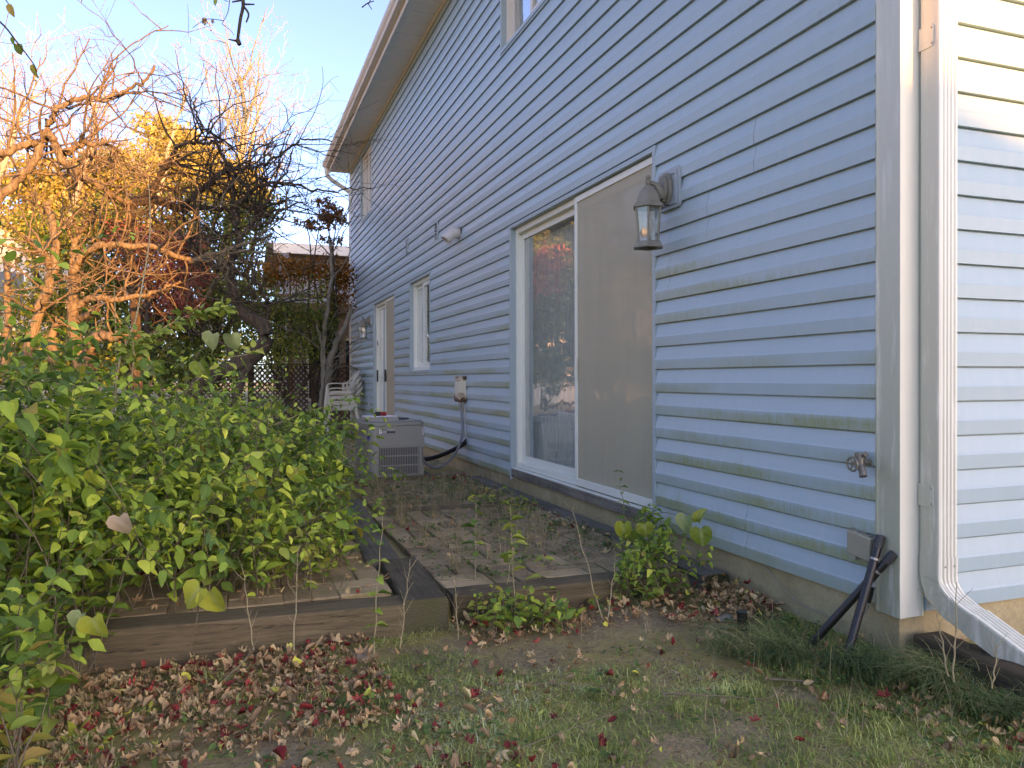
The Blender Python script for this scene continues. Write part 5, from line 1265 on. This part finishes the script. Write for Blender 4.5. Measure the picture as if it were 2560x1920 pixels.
Cc.limb([(-2.671,8.036,4.457), (-2.695,8.044,4.345), (-2.627,8.018,4.164), (-2.558,7.992,4.066), (-2.476,7.962,4.003), (-2.403,7.934,3.856), (-2.353,7.915,3.700), (-2.217,7.864,3.504), (-2.038,7.798,3.303)], .010, .026, 7, lat=32, L=(.4,1.2), dens=5)
Cc.limb([(-2.217,7.864,3.504), (-2.353,7.916,3.797), (-2.077,7.817,3.884), (-1.802,7.717,3.869), (-1.526,7.617,3.883), (-1.251,7.517,3.794), (-1.022,7.433,3.696)], .010, .005, 6, lat=22, L=(.3,.9), dens=5)
Cc.done()
D_ = Tree('bare_tree', 'dark tree with thick S-curved trunk near the lattice fence', None, 'barkdark')
c = [np.array(p) for p in curve([(-2.906,7.879,0.490), (-2.724,7.816,0.848), (-2.543,7.752,1.053), (-2.341,7.680,1.134), (-2.138,7.607,1.229), (-1.980,7.551,1.348), (-1.885,7.517,1.515), (-1.934,7.536,1.673), (-2.068,7.585,1.764), (-2.171,7.623,1.850), (-2.234,7.647,1.960), (-2.260,7.657,2.075), (-2.277,7.664,2.209)], 50)]
D_.trunk.add(c, np.interp(np.linspace(0,1,len(c)), [0,.3,.55,.75,1], [.10,.095,.088,.075,.055]), None, 12)
D_.limb([(-2.299,7.446,0.406), (-2.231,7.425,0.827), (-2.158,7.506,1.014), (-2.048,7.574,1.252)], .05, .045, 8)
D_.limb([(-2.277,7.664,2.209), (-2.358,7.694,2.305), (-2.497,7.745,2.396), (-2.680,7.813,2.535), (-2.760,7.843,2.688), (-2.894,7.892,2.832), (-2.984,7.926,2.975)], .045, .018, 8, lat=50, L=(.4,1.4), dens=6)
D_.limb([(-2.277,7.664,2.209), (-2.258,7.659,2.448), (-2.190,7.636,2.629), (-2.220,7.648,2.830), (-2.251,7.661,3.007), (-2.210,7.647,3.107), (-2.129,7.618,3.188), (-2.043,7.587,3.255), (-1.971,7.562,3.331), (-1.854,7.519,3.359), (-1.661,7.450,3.373), (-1.486,7.386,3.315), (-1.194,7.280,3.262), (-0.937,7.187,3.299), (-0.690,7.098,3.304)], .045, .005, 9, lat=38, L=(.3,1.1), dens=5)
D_.limb([(-1.911,7.528,1.658), (-1.857,7.509,1.849), (-1.910,7.530,2.040), (-1.999,7.563,2.184), (-2.133,7.613,2.256), (-2.223,7.645,2.304)], .032, .018, 7, lat=24, L=(.3,1.0))
D_.limb([(-2.212,7.644,2.686), (-2.086,7.599,2.806), (-1.995,7.568,2.949), (-1.927,7.544,3.068), (-1.850,7.517,3.187), (-1.769,7.488,3.354), (-1.655,7.449,3.497), (-1.578,7.422,3.760)], .030, .008, 7, lat=40, L=(.3,1.2), dens=6)
D_.limb([(-2.086,7.599,2.806), (-1.815,7.502,2.948), (-1.545,7.406,3.115), (-1.401,7.460,3.113)], .018, .006, 6, lat=26, L=(.3,1.0), dens=6)
D_.limb([(-2.183,7.623,1.229), (-2.363,7.796,1.449), (-2.639,8.004,1.601), (-2.914,8.104,1.748), (-3.105,8.281,1.954)], .028, .01, 6, lat=30, L=(.3,1.2))
for k in range(14):
    x0, y0 = random.uniform(380, 700), random.uniform(480, 700)
    D_.grow(CAMP + Vector(fw + rt*((x0-1280)/1925) - up*((y0-960)/1925))*random.uniform(8.9,10), rng.normal(0,1,3), random.uniform(.6,1.3), .008, 2, .25, .1, 6)
D_.done()
# tall fine-twigged trees far behind
def fartree(lab, x, y, D, trunk, r, n_l, Lr, mat='bark', gn=.13, lvl=3, up=.8, minr=.006, dens=2.2):
    Tt = Tree('bare_tree', lab, None, mat, minr); c = Tt.limb(trunk, r, r*.25, 8)
    for _ in range(n_l):
        f = random.uniform(.35, 1); i = min(len(c)-2, int(f*(len(c)-1))); s_ = rng.normal(0,1,3); s_[2] = abs(s_[2])*.3+up; Tt.grow(c[i], s_, random.uniform(*Lr)*(1.25-.5*f), r*.16, lvl, gn, up*.6, dens*1.5)
    Tt.done(); return Tt
M['barkpale'] = simple('pale_bark', (.33,.29,.18), .9)
M['barkpink'] = simple('pinkish_bark', (.36,.28,.19), .9)
fartree('tall fine-twigged bare tree catching pale evening light in the centre', 600, 300, 22, [(-2.713,21.442,3.178), (-2.436,21.355,5.006), (-2.246,21.297,6.514), (-2.026,21.225,7.439), (-1.913,21.192,8.604), (-2.037,21.245,9.690)], .16, 30, (1.6,3.0), 'barkpale', up=.75, minr=.0045)
fartree('second fine-twigged tree left of the tall central one', 640, 300, 23, [(-2.055,21.750,5.095), (-1.802,21.675,7.432), (-1.599,21.610,8.601), (-1.375,21.534,9.301)], .07, 16, (1.2,2.2), 'barkpale', up=.6, minr=.0045)
fartree('pinkish bare tree at the left edge behind the tangled branches', 0, 300, 16, [(-7.276,16.712,3.101), (-6.956,16.608,4.763), (-6.559,16.474,6.008), (-6.321,16.393,6.839)], .10, 30, (1.2,2.4), 'barkpink', up=.8, minr=.005)
fartree('pinkish bare tree behind the left trees with upright twigs', 150, 300, 17, [(-5.760,17.232,3.756), (-5.505,17.150,5.168), (-5.167,17.035,6.227), (-5.080,17.010,7.110)], .09, 30, (1.0,2.1), 'barkpink', up=.8, minr=.005)
fartree('thin grey bare tree behind the dark fan of limbs', 430, 300, 15, [(-4.105,14.500,2.963), (-3.584,14.324,4.676), (-3.359,14.251,5.844), (-3.062,14.149,6.623)], .06, 22, (.9,1.7), 'barkpale', up=.7, minr=.0045)

# leafy trees behind
def cloud(T, name, blobs, n, size, stops, tm=None, mat=None, flat=.5):
    C_ = []; 
    tot = sum(b[3] for b in blobs)
    for (cx, cy, cz, w_, rx, ry, rz) in blobs:
        m = int(n*w_/tot); k = max(4, m//26); cc = rng.normal(0, 1, (k,3)); cc /= np.linalg.norm(cc, axis=1, keepdims=True); cc *= (rng.random((k,1))**.45)
        cc = cc*np.array((rx,ry,rz)) + np.array((cx,cy,cz)); q = cc[rng.integers(0,k,m)] + rng.normal(0,1,(m,3))*np.array((rx,ry,rz))*.17; C_.append(q)
    C_ = np.concatenate(C_); m = len(C_)
    o = scatter(name, tm or [QUAD], C_, rng.normal(0,1,(m,3))-np.array((0,0,.4)), np.c_[rng.normal(0,.7,(m,2)), np.ones(m)*flat], size*(.6+.8*rng.random(m)), rng.random(m), mat, T); return tag(o, kind='stuff')
QUAD = fin([(0,0,0),(-.28,.45,.06),(.28,.45,.06),(0,1,-.1)], [(0,2,1),(1,2,3)], [(.5,0),(0,.5),(1,.5),(.5,1)])
def cm(name, stops): return leaf_mat(name, stops, True, vein=0, trans=.4)
CMY = cm('yellow_tree_leaves', [(0, (.24,.24,.08)), (.35, (.42,.36,.11)), (.7, (.56,.44,.15)), (1, (.62,.52,.25))])
CMG = cm('olive_tree_leaves', [(0, (0.049,0.087,0.029)), (.45, (0.123,0.175,0.037)), (.8, (0.301,0.325,0.071)), (1, (0.547,0.475,0.119))])
CMR = cm('brightened_red_leaves', [(0, (.35,.06,.04)), (.5, (.58,.14,.10)), (1, (.66,.30,.20))])  # reds brightened: sunlight that the roof blocks here is put into the colour
CMO = cm('orange_shrub_leaves', [(0, (0.135,0.060,0.018)), (.5, (0.330,0.112,0.022)), (.85, (0.510,0.195,0.030)), (1, (0.240,0.255,0.060))])
CMK = cm('rust_oak_leaves', [(0, (.14,.05,.02)), (.6, (.30,.11,.035)), (1, (.42,.19,.07))])
def W(x, y, D): return tuple(CAMP + Vector(fw + rt*((x-1280)/1925) - up*((y-960)/1925))*D)
def leafy(name, lab, base, blobs, n, size, mat, r=.08, cat='tree', bark='barkdark'):
    Tt = Tree(name, lab, None, bark, .006); b0 = np.array(base)
    for (cx, cy, cz, w_, rx, ry, rz) in blobs:
        Tt.limb([tuple(b0), tuple(b0*.5+np.array((cx,cy,cz))*.5+rng.normal(0,.15,3)), (cx,cy,cz)], r, r*.3, 6, lat=8, L=(rx*.5,rx*1.0), gn=.2, lvl=1, dens=2)
    Tt.done(); cloud(Tt.T, 'crown', blobs, n, size, None, mat=mat); Tt.T['category'] = cat; return Tt.T
def bl(x, y, D, w_, rx, rz, ry=None): return (*W(x, y, D), w_, rx, ry or rx, rz)
leafy('yellow_tree', 'yellow-leaved tree glowing in the sun behind the dark limbs', W(520,820,20), [bl(430,400,20,1.0,1.05,.75), bl(490,430,20,1,1.0,.75), bl(560,460,20,1,1.0,.6), bl(400,330,20,.5,.55,.45), bl(620,490,20,.5,.6,.5), bl(350,460,20,.8,.9,.6), bl(450,350,20,.35,.5,.35)], 15000, .115, CMY)
leafy('yellow_tree', 'golden-leaved tree at the left behind the tangled twigs', W(150,860,18), [bl(50,450,18,1,1.1,.5), bl(150,460,18,1,1.0,.6), bl(240,450,18,1,.9,.7), bl(300,420,18,.8,.7,.6), bl(200,540,18,1.2,1.1,.6), bl(90,540,18,1,1.0,.5)], 14000, .11, CMY)
leafy('green_tree', 'olive green tree filling the gap behind the forked trunk', W(260,960,15), [bl(150,600,15,1,1.2,.7), bl(260,620,15,1,1.2,.9), bl(330,560,15,.8,.9,.6), bl(250,740,15,1,1.3,.8), bl(80,760,15,1.1,1.3,.7), bl(380,780,15,1,1.0,.7)], 13500, .085, CMG)
leafy('green_tree', 'green tree behind the fan of dark limbs', W(500,960,16), [bl(430,560,16,1,1.1,.8), bl(520,620,16,1,1.1,.9), bl(600,560,16,.7,.7,.7), bl(560,740,16,.9,.9,.8), bl(470,780,16,.9,1.1,.8), bl(650,520,16,.3,.5,.4), bl(520,880,16,.8,1.1,.5)], 11500, .085, CMG)
leafy('red_maple', 'small red-leaved tree in brightened colour behind the bare limbs', W(380,900,14.2), [bl(380,640,14.2,1,.75,.55), bl(440,700,14.2,.8,.6,.5), bl(310,600,14.2,.4,.4,.4), bl(440,770,14.2,.5,.6,.35), bl(470,610,14.2,.3,.3,.3)], 3600, .090, CMR)
leafy('hedge_shrub', 'dark green undergrowth along the fence behind the S-curved tree', W(420,1040,13), [bl(120,880,12,1,1.2,.5), bl(300,900,12,1,1.2,.45), bl(430,930,12.5,.8,.9,.35), bl(20,920,11.5,1,1.0,.5)], 9000, .075, CMG, .03, 'shrub')
leafy('hedge_shrub', 'olive shrub with small leaves in front of the neighbouring deck', W(720,1020,14.3), [bl(650,800,14.3,1,.65,.7), bl(730,780,14.3,1,.7,.8), bl(800,800,14.3,.8,.5,.8), bl(700,870,14.3,.9,.8,.4), bl(620,720,14.3,.5,.5,.4)], 7500, .060, CMG, .025, 'shrub')
leafy('orange_shrub', 'orange-leaved shrub spreading before the neighbouring deck', W(800,1010,14.8), [bl(720,680,14.8,1,.6,.28), bl(800,680,14.8,1,.6,.3), bl(850,700,14.8,.7,.35,.35), bl(660,690,14.8,.4,.4,.25), bl(845,760,14.8,.4,.3,.3)], 4600, .060, CMO, .02, 'shrub')
K = leafy('oak_tree', 'slender oak keeping rusty brown leaves by the house corner', W(820,1040,14.5), [bl(815,520,14.5,1,.28,.20,.3), bl(840,545,14.5,.9,.30,.18,.3), bl(800,560,14.5,.6,.34,.14,.3), bl(825,600,14.5,.3,.20,.12,.2), bl(765,560,14.5,.2,.22,.10,.2)], 1300, .070, CMK, .03)
G_ = Tree('slim_tree', 'grey slim tree with several stems in front of the lattice fence', None, 'barkgrey', .004)
G_.limb([(-0.699,12.183,0.206), (-0.676,12.178,0.643), (-0.626,12.164,1.152), (-0.583,12.151,1.442), (-0.466,12.110,1.733), (-0.348,12.069,1.987), (-0.224,12.027,2.314)], .085, .04, 8, lat=8, L=(.5,1.2))
G_.limb([(-0.698,12.184,0.279), (-0.722,12.198,1.006), (-0.720,12.200,1.515), (-0.669,12.186,2.097), (-0.619,12.171,2.533), (-0.563,12.154,2.897), (-0.575,12.161,3.261), (-0.614,12.177,3.624)], .055, .02, 8, lat=16, L=(.5,1.4))
G_.limb([(-0.791,12.111,0.212), (-0.755,12.101,0.790), (-0.693,12.190,1.370), (-0.773,12.221,1.734), (-0.840,12.248,2.098)], .045, .02, 8, lat=6, L=(.4,1.0))
G_.done()
o = cloud(None, 'distant_woods', [(*(-30+i*3.4, 44+3*math.sin(i), 2.6), 1, 2.6, 1.5, 2.6) for i in range(16)], 26000, .22, None, mat=CMG)

# near twigs hanging into the top of the picture
def hang(lab, lines, leaves=()):
    T = thing('hanging_branch', lab, 'branch'); st = Sticks()
    for pts, r0, r1 in lines: st.add(curve(pts, 16), r0, r1, 6)
    st.build('twig', M['barkdark'], T)
    for p, d, n, s, m in leaves: place('leaf', m, p, d, n, s, T)
hang('dark blurred twig hanging into the top centre of the sky', [([(-2.250,-0.964,1.631), (-2.246,-0.966,1.574), (-2.244,-0.967,1.555), (-2.248,-0.966,1.534), (-2.252,-0.965,1.503)], .0030, .0022), ([(-2.246,-0.966,1.562), (-2.259,-0.962,1.559)], .0015, .001), ([(-2.244,-0.967,1.556), (-2.229,-0.972,1.556)], .0015, .001), ([(-2.244,-0.967,1.554), (-2.237,-0.970,1.542), (-2.240,-0.969,1.530)], .0016, .0012), ([(-2.252,-0.965,1.505), (-2.249,-0.966,1.498)], .0035, .003), ([(-2.252,-0.965,1.503), (-2.264,-0.960,1.506)], .0016, .0008)])
YLM = HMESH[1]
hang('twig with yellow green leaves drooping at the top left corner', [([(-2.742,-0.360,1.761), (-2.684,-0.381,1.718), (-2.655,-0.392,1.681), (-2.623,-0.404,1.636), (-2.617,-0.406,1.620)], .0022, .0008), ([(-2.698,-0.375,1.792), (-2.676,-0.384,1.764), (-2.668,-0.387,1.753)], .0016, .0008)],
     [((-2.669,-0.386,1.754),(.35,0,-1),(-.4,-.9,.1),.026,OVL[0]),((-2.662,-0.389,1.689),(.1,0,-1),(-.4,-.9,.1),.016,OVG[0]),((-2.653,-0.393,1.673),(.05,0,-1),(-.4,-.9,.2),.020,HMESH[0][1]),((-2.624,-0.403,1.636),(.15,0,-1),(-.4,-.9,.1),.026,OVL[1])])
hang('thin twig with one small orange leaf high in the sky', [([(-2.264,0.215,2.173), (-2.267,0.215,2.081), (-2.285,0.221,2.036)], .0016, .0008), ([(-2.280,0.219,2.045), (-2.323,0.235,2.050), (-2.350,0.245,2.036), (-2.364,0.250,2.025)], .001, .0007), ([(-2.285,0.221,2.036), (-2.264,0.213,2.019), (-2.253,0.209,2.004)], .001, .0007), ([(-2.269,0.216,2.099), (-2.296,0.226,2.116), (-2.306,0.230,2.139)], .001, .0007)],
     [((-2.335,0.239,2.051),(0,0,-1),(-.4,-.9,.1),.024,lmesh['tan'][7]),((-2.312,0.231,2.047),(.05,0,-1),(-.4,-.9,.1),.013,lmesh['tan'][7]),((-2.301,0.228,2.110),(-.2,0,-1),(-.4,-.9,.1),.022,OVY[0])])
hang('tiny twig cluster at the top edge near the gutter', [([(-1.951,-0.326,1.962), (-1.955,-0.325,1.906), (-1.961,-0.322,1.897)], .0016, .001), ([(-1.973,-0.318,1.889), (-1.960,-0.323,1.899), (-1.946,-0.328,1.904)], .0016, .001), ([(-1.960,-0.323,1.899), (-1.951,-0.326,1.884)], .0012, .0008)])

# ================================================================ lattice fence
FA, FB = np.array((-2.945,16.089,1.344)), np.array((0.130,14.231,1.331)); fdir = FB-FA; fdir[2] = 0; FL = np.linalg.norm(fdir); fdir /= FL
Ft = thing('lattice_fence', 'brown wooden lattice fence with a straight top rail', 'fence', None, (FA[0], FA[1], 0)); Ft.rotation_euler = (0,0,math.atan2(fdir[1], fdir[0]))
M['fence'] = simple('brown_fence_wood', (.085,.055,.035), .85, .3, 10, 40, .4)
ft = 1.355; t0 = -.3; t1 = FL+3.0
mb = MB(); mb.box((t0,-.045,ft-.035),(t1,.045,ft)); build('top_rail', mb, M['fence'], Ft)
mb = MB(); mb.box((t0,-.02,.10),(t1,.02,.15)); build('bottom_rail', mb, M['fence'], Ft)
xx = t0
while xx < t1-.1:
    mb = MB(); mb.box((xx,-.045,0),(xx+.09,.045,ft-.036)); build('post', mb, M['fence'], Ft)
    mb = MB(); w_ = 1.28; h_ = ft-.20; a = xx+.10
    for k in range(-12, 16):
        for sg, yy in ((1,-.012),(-1,.002)):
            # clip the diagonal strip to the panel
            x0 = a + k*.12; p0, p1 = (x0, .15), (x0+h_, .15+h_)
            if sg < 0: p0, p1 = (2*a+w_-p0[0], p0[1]), (2*a+w_-p1[0], p1[1])
            dx = p1[0]-p0[0]; ta = [(a-p0[0])/dx, (a+w_-p0[0])/dx]; lo, hi = max(0, min(ta)), min(1, max(ta))
            if hi-lo < .03: continue
            q0 = (p0[0]+dx*lo, p0[1]+h_*lo); q1 = (p0[0]+dx*hi, p0[1]+h_*hi); s_ = .022
            mb.prism([(q0[0]-s_,q0[1]),(q0[0]+s_,q0[1]),(q1[0]+s_,q1[1]),(q1[0]-s_,q1[1])], 0, 1, 'Y')
            for i_ in range(1, 9): v = mb.v[-i_]; mb.v[-i_] = (v[0], yy + (.010 if v[1] > .5 else 0), v[2])
    tag(build('lattice_panel', mb, M['fence'], Ft), kind='stuff'); xx += 1.47

# ================================================================ stacked chairs
def chair():
    T = thing('resin_chair', 'x', 'chair'); m = M['plasticchair']
    for s_ in (-1, 1):
        mb = MB(); mb.tube([(-.30,s_*.265,0),(-.275,s_*.262,.30),(-.245,s_*.262,.60)], [.022,.030,.026], 6); build('leg', mb, m, T, smooth='auto')
        mb = MB(); mb.tube([(.30,s_*.245,0),(.25,s_*.235,.25),(.19,s_*.23,.44)], [.022,.028,.028], 6); build('leg', mb, m, T, smooth='auto')
        mb = MB(); pts = curve([(-.255,s_*.265,.58),(-.235,s_*.27,.625),(-.12,s_*.275,.64),(.05,s_*.27,.635),(.17,s_*.25,.655),(.24,s_*.235,.72)], 20)
        n0 = len(mb.v)
        for i, p in enumerate(pts):
            w_ = .030; mb.v += [(p.x,p.y-w_,p.z-.010),(p.x,p.y+w_,p.z-.010),(p.x,p.y+w_,p.z+.008),(p.x,p.y-w_,p.z+.008)]
        for i in range(len(pts)-1):
            for j in range(4): mb.f.append((4*i+j, 4*i+(j+1)%4, 4*i+4+(j+1)%4, 4*i+4+j))
        mb.f += [(0,1,2,3), tuple(4*len(pts)-4+j for j in (3,2,1,0))]
        build('armrest', mb, m, T, smooth='auto')
        mb = MB(); mb.box((-.20,s_*.25-.006,.43),(.18,s_*.25+.006,.50)); mb.box((.08,s_*.25-.005,.501),(.12,s_*.25+.005,.625)); build('side_rail', mb, m, T)
    mb = MB(); mb.prism([(-.235,.40),(-.245,.425),(-.20,.445),(0,.43),(.18,.425),(.18,.410),(0,.415),(-.20,.428),(-.222,.40)], -.235, .235, 'Y'); build('seat', mb, m, T, bevel=.003)
    for k in range(7):
        y = -.195+.065*k; mb = MB(); mb.tube([(.17,y,.42),(.215,y,.55),(.27,y,.70),(.33,y*.95,.83)], [.016,.017,.016,.014], 4); build('back_slat', mb, m, T)
    mb = MB(); mb.tube([(.22,-.235,.70),(.31,-.21,.80),(.345,-.10,.85),(.352,0,.862),(.345,.10,.85),(.31,.21,.80),(.22,.235,.70)], .020, 6); build('top_rail', mb, m, T, smooth='auto')
    return T
c0 = chair(); CL = ['bottom off-white plastic chair of the stack by the blue wall','second lowest off-white plastic chair of the stack','third off-white plastic chair of the stack, below the topmost','topmost off-white plastic chair of the stack by the blue wall']
for i in range(4):
    c_ = c0
    if i:
        c_ = c0.copy(); COL.objects.link(c_)
        for ch in [q for q in c0.children if q.parent == c0][:]:
            if ch.name.startswith(('leg','armrest','side_rail','seat','back_slat','top_rail')): d = ch.copy(); COL.objects.link(d); d.parent = c_
    c_.location = (-.395-.018*i, 12.05, .045+.088*i); c_['label'] = CL[i]; c_['group'] = 'stacked plastic chairs'

# ================================================================ neighbouring houses
M['greysiding'] = simple('grey_lap_siding', (.40,.38,.36), .7); M['palesiding'] = simple('pale_lap_siding', (.55,.50,.42), .7); M['deckwood'] = simple('stained_deck_wood', (.24,.12,.065), .8, .3)
M['darkglass'] = simple('dark_window_glass', (.03,.035,.04), .08)
def nhouse(lab, x0, x1, y0, y1, z0, ze, rise, axis, wall, wins=(), over=.45, name='neighbouring_house', trim='cream'):
    T = thing(name, lab, 'house'); n = int((ze-z0)/.18); mb = MB()
    for k in range(n):
        z = z0+k*.18; q = .018
        mb.prism([(y0-q,z),(y0-q*.2,z+.18),(y0+.1,z+.18),(y0+.1,z)], x0, x1, 'X'); mb.prism([(y1+q,z),(y1+q*.2,z+.18),(y1-.1,z+.18),(y1-.1,z)], x0, x1, 'X')
        mb.prism([(x0-q,z),(x0-q*.2,z+.18),(x0+.1,z+.18),(x0+.1,z)], y0+.101, y1-.101, 'Y'); mb.prism([(x1+q,z),(x1+q*.2,z+.18),(x1-.1,z+.18),(x1-.1,z)], y0+.101, y1-.101, 'Y')
    ztop = z0+n*.18
    if axis == 'X':   # ridge along X
        ym = (y0+y1)/2; prof = lambda d: [(y0-over,ztop-over*rise/((y1-y0)/2)+d),(ym,ztop+rise+d),(y1+over,ztop-over*rise/((y1-y0)/2)+d)]
        mb.prism([(y0,ztop+.001),(y1,ztop+.001),(ym,ztop+rise-.02)], x0+.0, x0+.1, 'X'); mb.prism([(y0,ztop+.001),(y1,ztop+.001),(ym,ztop+rise-.02)], x1-.1, x1, 'X')
        rf = MB(); a = prof(.02); b = prof(.16); rf.prism(a+b[::-1], x0-over, x1+over, 'X')
        fs = MB(); zf = a[0][1]; fs.box((x0-over,y0-over-.12,zf-.12),(x1+over,y0-over-.005,zf+.13)); fs.box((x0-over,y1+over+.005,zf-.12),(x1+over,y1+over+.12,zf+.13))
    else:
        xm = (x0+x1)/2; prof = lambda d: [(x0-over,ztop-over*rise/((x1-x0)/2)+d),(xm,ztop+rise+d),(x1+over,ztop-over*rise/((x1-x0)/2)+d)]
        mb.prism([(x0,ztop+.001),(x1,ztop+.001),(xm,ztop+rise-.02)], y0, y0+.1, 'Y'); mb.prism([(x0,ztop+.001),(x1,ztop+.001),(xm,ztop+rise-.02)], y1-.1, y1, 'Y')
        rf = MB(); a = prof(.02); b = prof(.16); rf.prism(a+b[::-1], y0-over, y1+over, 'Y')
        fs = MB(); zf = a[0][1]; fs.box((x0-over-.12,y0-over,zf-.12),(x0-over-.005,y1+over,zf+.13)); fs.box((x1+over+.005,y0-over,zf-.12),(x1+over+.12,y1+over,zf+.13))
    build('wall', mb, wall, T); build('roof', rf, M['roof'], T); build('gutter', fs, M[trim], T)
    for (face, a, b, c, d) in wins:
        mb = MB(); g_ = MB()
        if face == 'S': mb.box((a,y0-.06,c),(b,y0-.02,d)); g_.box((a+.07,y0-.066,c+.07),(b-.07,y0-.061,d-.07))
        elif face == 'N': mb.box((a,y1+.02,c),(b,y1+.06,d)); g_.box((a+.07,y1+.061,c+.07),(b-.07,y1+.066,d-.07))
        else: mb.box((x1+.02,a,c),(x1+.06,b,d)); g_.box((x1+.061,a+.07,c+.07),(x1+.066,b-.07,d-.07))
        w__ = build('window', mb, M['white'], T); build('pane', g_, M['darkglass'], w__)
    return T
nh = nhouse('grey-sided house beyond the fence with brown roof and cream gutter', -.75, 11, 20.5, 29, 0, 4.75, .75, 'X', M['greysiding'], (('S',1.5,3.3,3.3,4.4),('S',-.3,1.1,.4,2.2)))
# its raised deck
T = thing('raised_deck', 'brown stained raised deck with baluster railing beyond the fence', 'deck')
mb = MB(); mb.box((-2.3,17.9,2.72),(3.2,20.45,2.95)); build('floor', mb, M['deckwood'], T)
mb = MB(); mb.box((-2.33,17.84,3.86),(3.2,17.98,3.92)); mb.box((-2.36,17.985,3.86),(-2.24,20.4,3.92)); mb.box((-2.3,17.88,3.08),(3.2,17.93,3.15)); build('railing', mb, M['deckwood'], T)
mb = MB(); xx = -2.28
while xx < 3.1: mb.box((xx,17.885,3.151),(xx+.042,17.925,3.859)); xx += .15
yy = 18.05
while yy < 20.3: mb.box((-2.32,yy,2.96),(-2.28,yy+.04,3.859)); yy += .15
tag(build('balusters', mb, M['deckwood'], T), kind='stuff')
for x_ in (-2.2,-.9,.4,2.9):
    mb = MB(); mb.box((x_-.07,17.99,0),(x_+.07,18.13,2.719)); build('post', mb, M['deckwood'], T)
mb = MB(); mb.box((-1.2,20.0,.0),(-.9,20.3,2.719)); build('post', mb, M['palesiding'], T)
T = thing('deck_stairs', 'wooden stair with railing descending left from the raised deck', 'stairs')
for i in range(11):
    mb = MB(); mb.box((-2.4-.26*(i+1),18.2,2.80-.25*i),(-2.4-.26*i+.02,19.2,2.84-.25*i)); build('step', mb, M['deckwood'], T)
mb = MB(); mb.prism([(-2.4,3.86),(-2.4,3.92),(-5.3,1.12),(-5.3,1.06)], 18.16, 18.22, 'Y'); mb.prism([(-2.4,2.6),(-2.4,2.83),(-5.3,.03),(-5.3,-.2)], 18.10, 18.15, 'Y'); build('handrail', mb, M['palesiding'], T)
for i in range(18):
    x_ = -2.5-.16*i; zt_ = 3.86+(x_+2.4)*.966; mb = MB(); mb.box((x_,18.17,zt_-1.15),(x_+.04,18.21,zt_-.02)); build('baluster', mb, M['palesiding'], T)
nhouse('pale house glimpsed through the trees at the far left', -16, -6.8, 27, 35, 0, 5.2, 1.8, 'Y', M['palesiding'], (('S',-10,-8.6,3.2,4.6),('S',-12.5,-11.2,3.2,4.6),('S',-10,-8.6,.9,2.2)))
nhouse('tan house west of the yard seen only as a window reflection', -26, -15, 4, 14, 0, 5.0, 2.2, 'Y', M['palesiding'], (('E',6,7.4,3.2,4.6),('E',10,11.4,3.2,4.6),('E',6,7.4,.9,2.2)))
nhouse('house behind the camera whose gable shades the lawn', -4.5, 17, -31, -22, 0, 2.95, 3.22, 'Y', M['palesiding'], (('N',4,5.5,1,2.3),('N',8,9.5,1,2.3)))
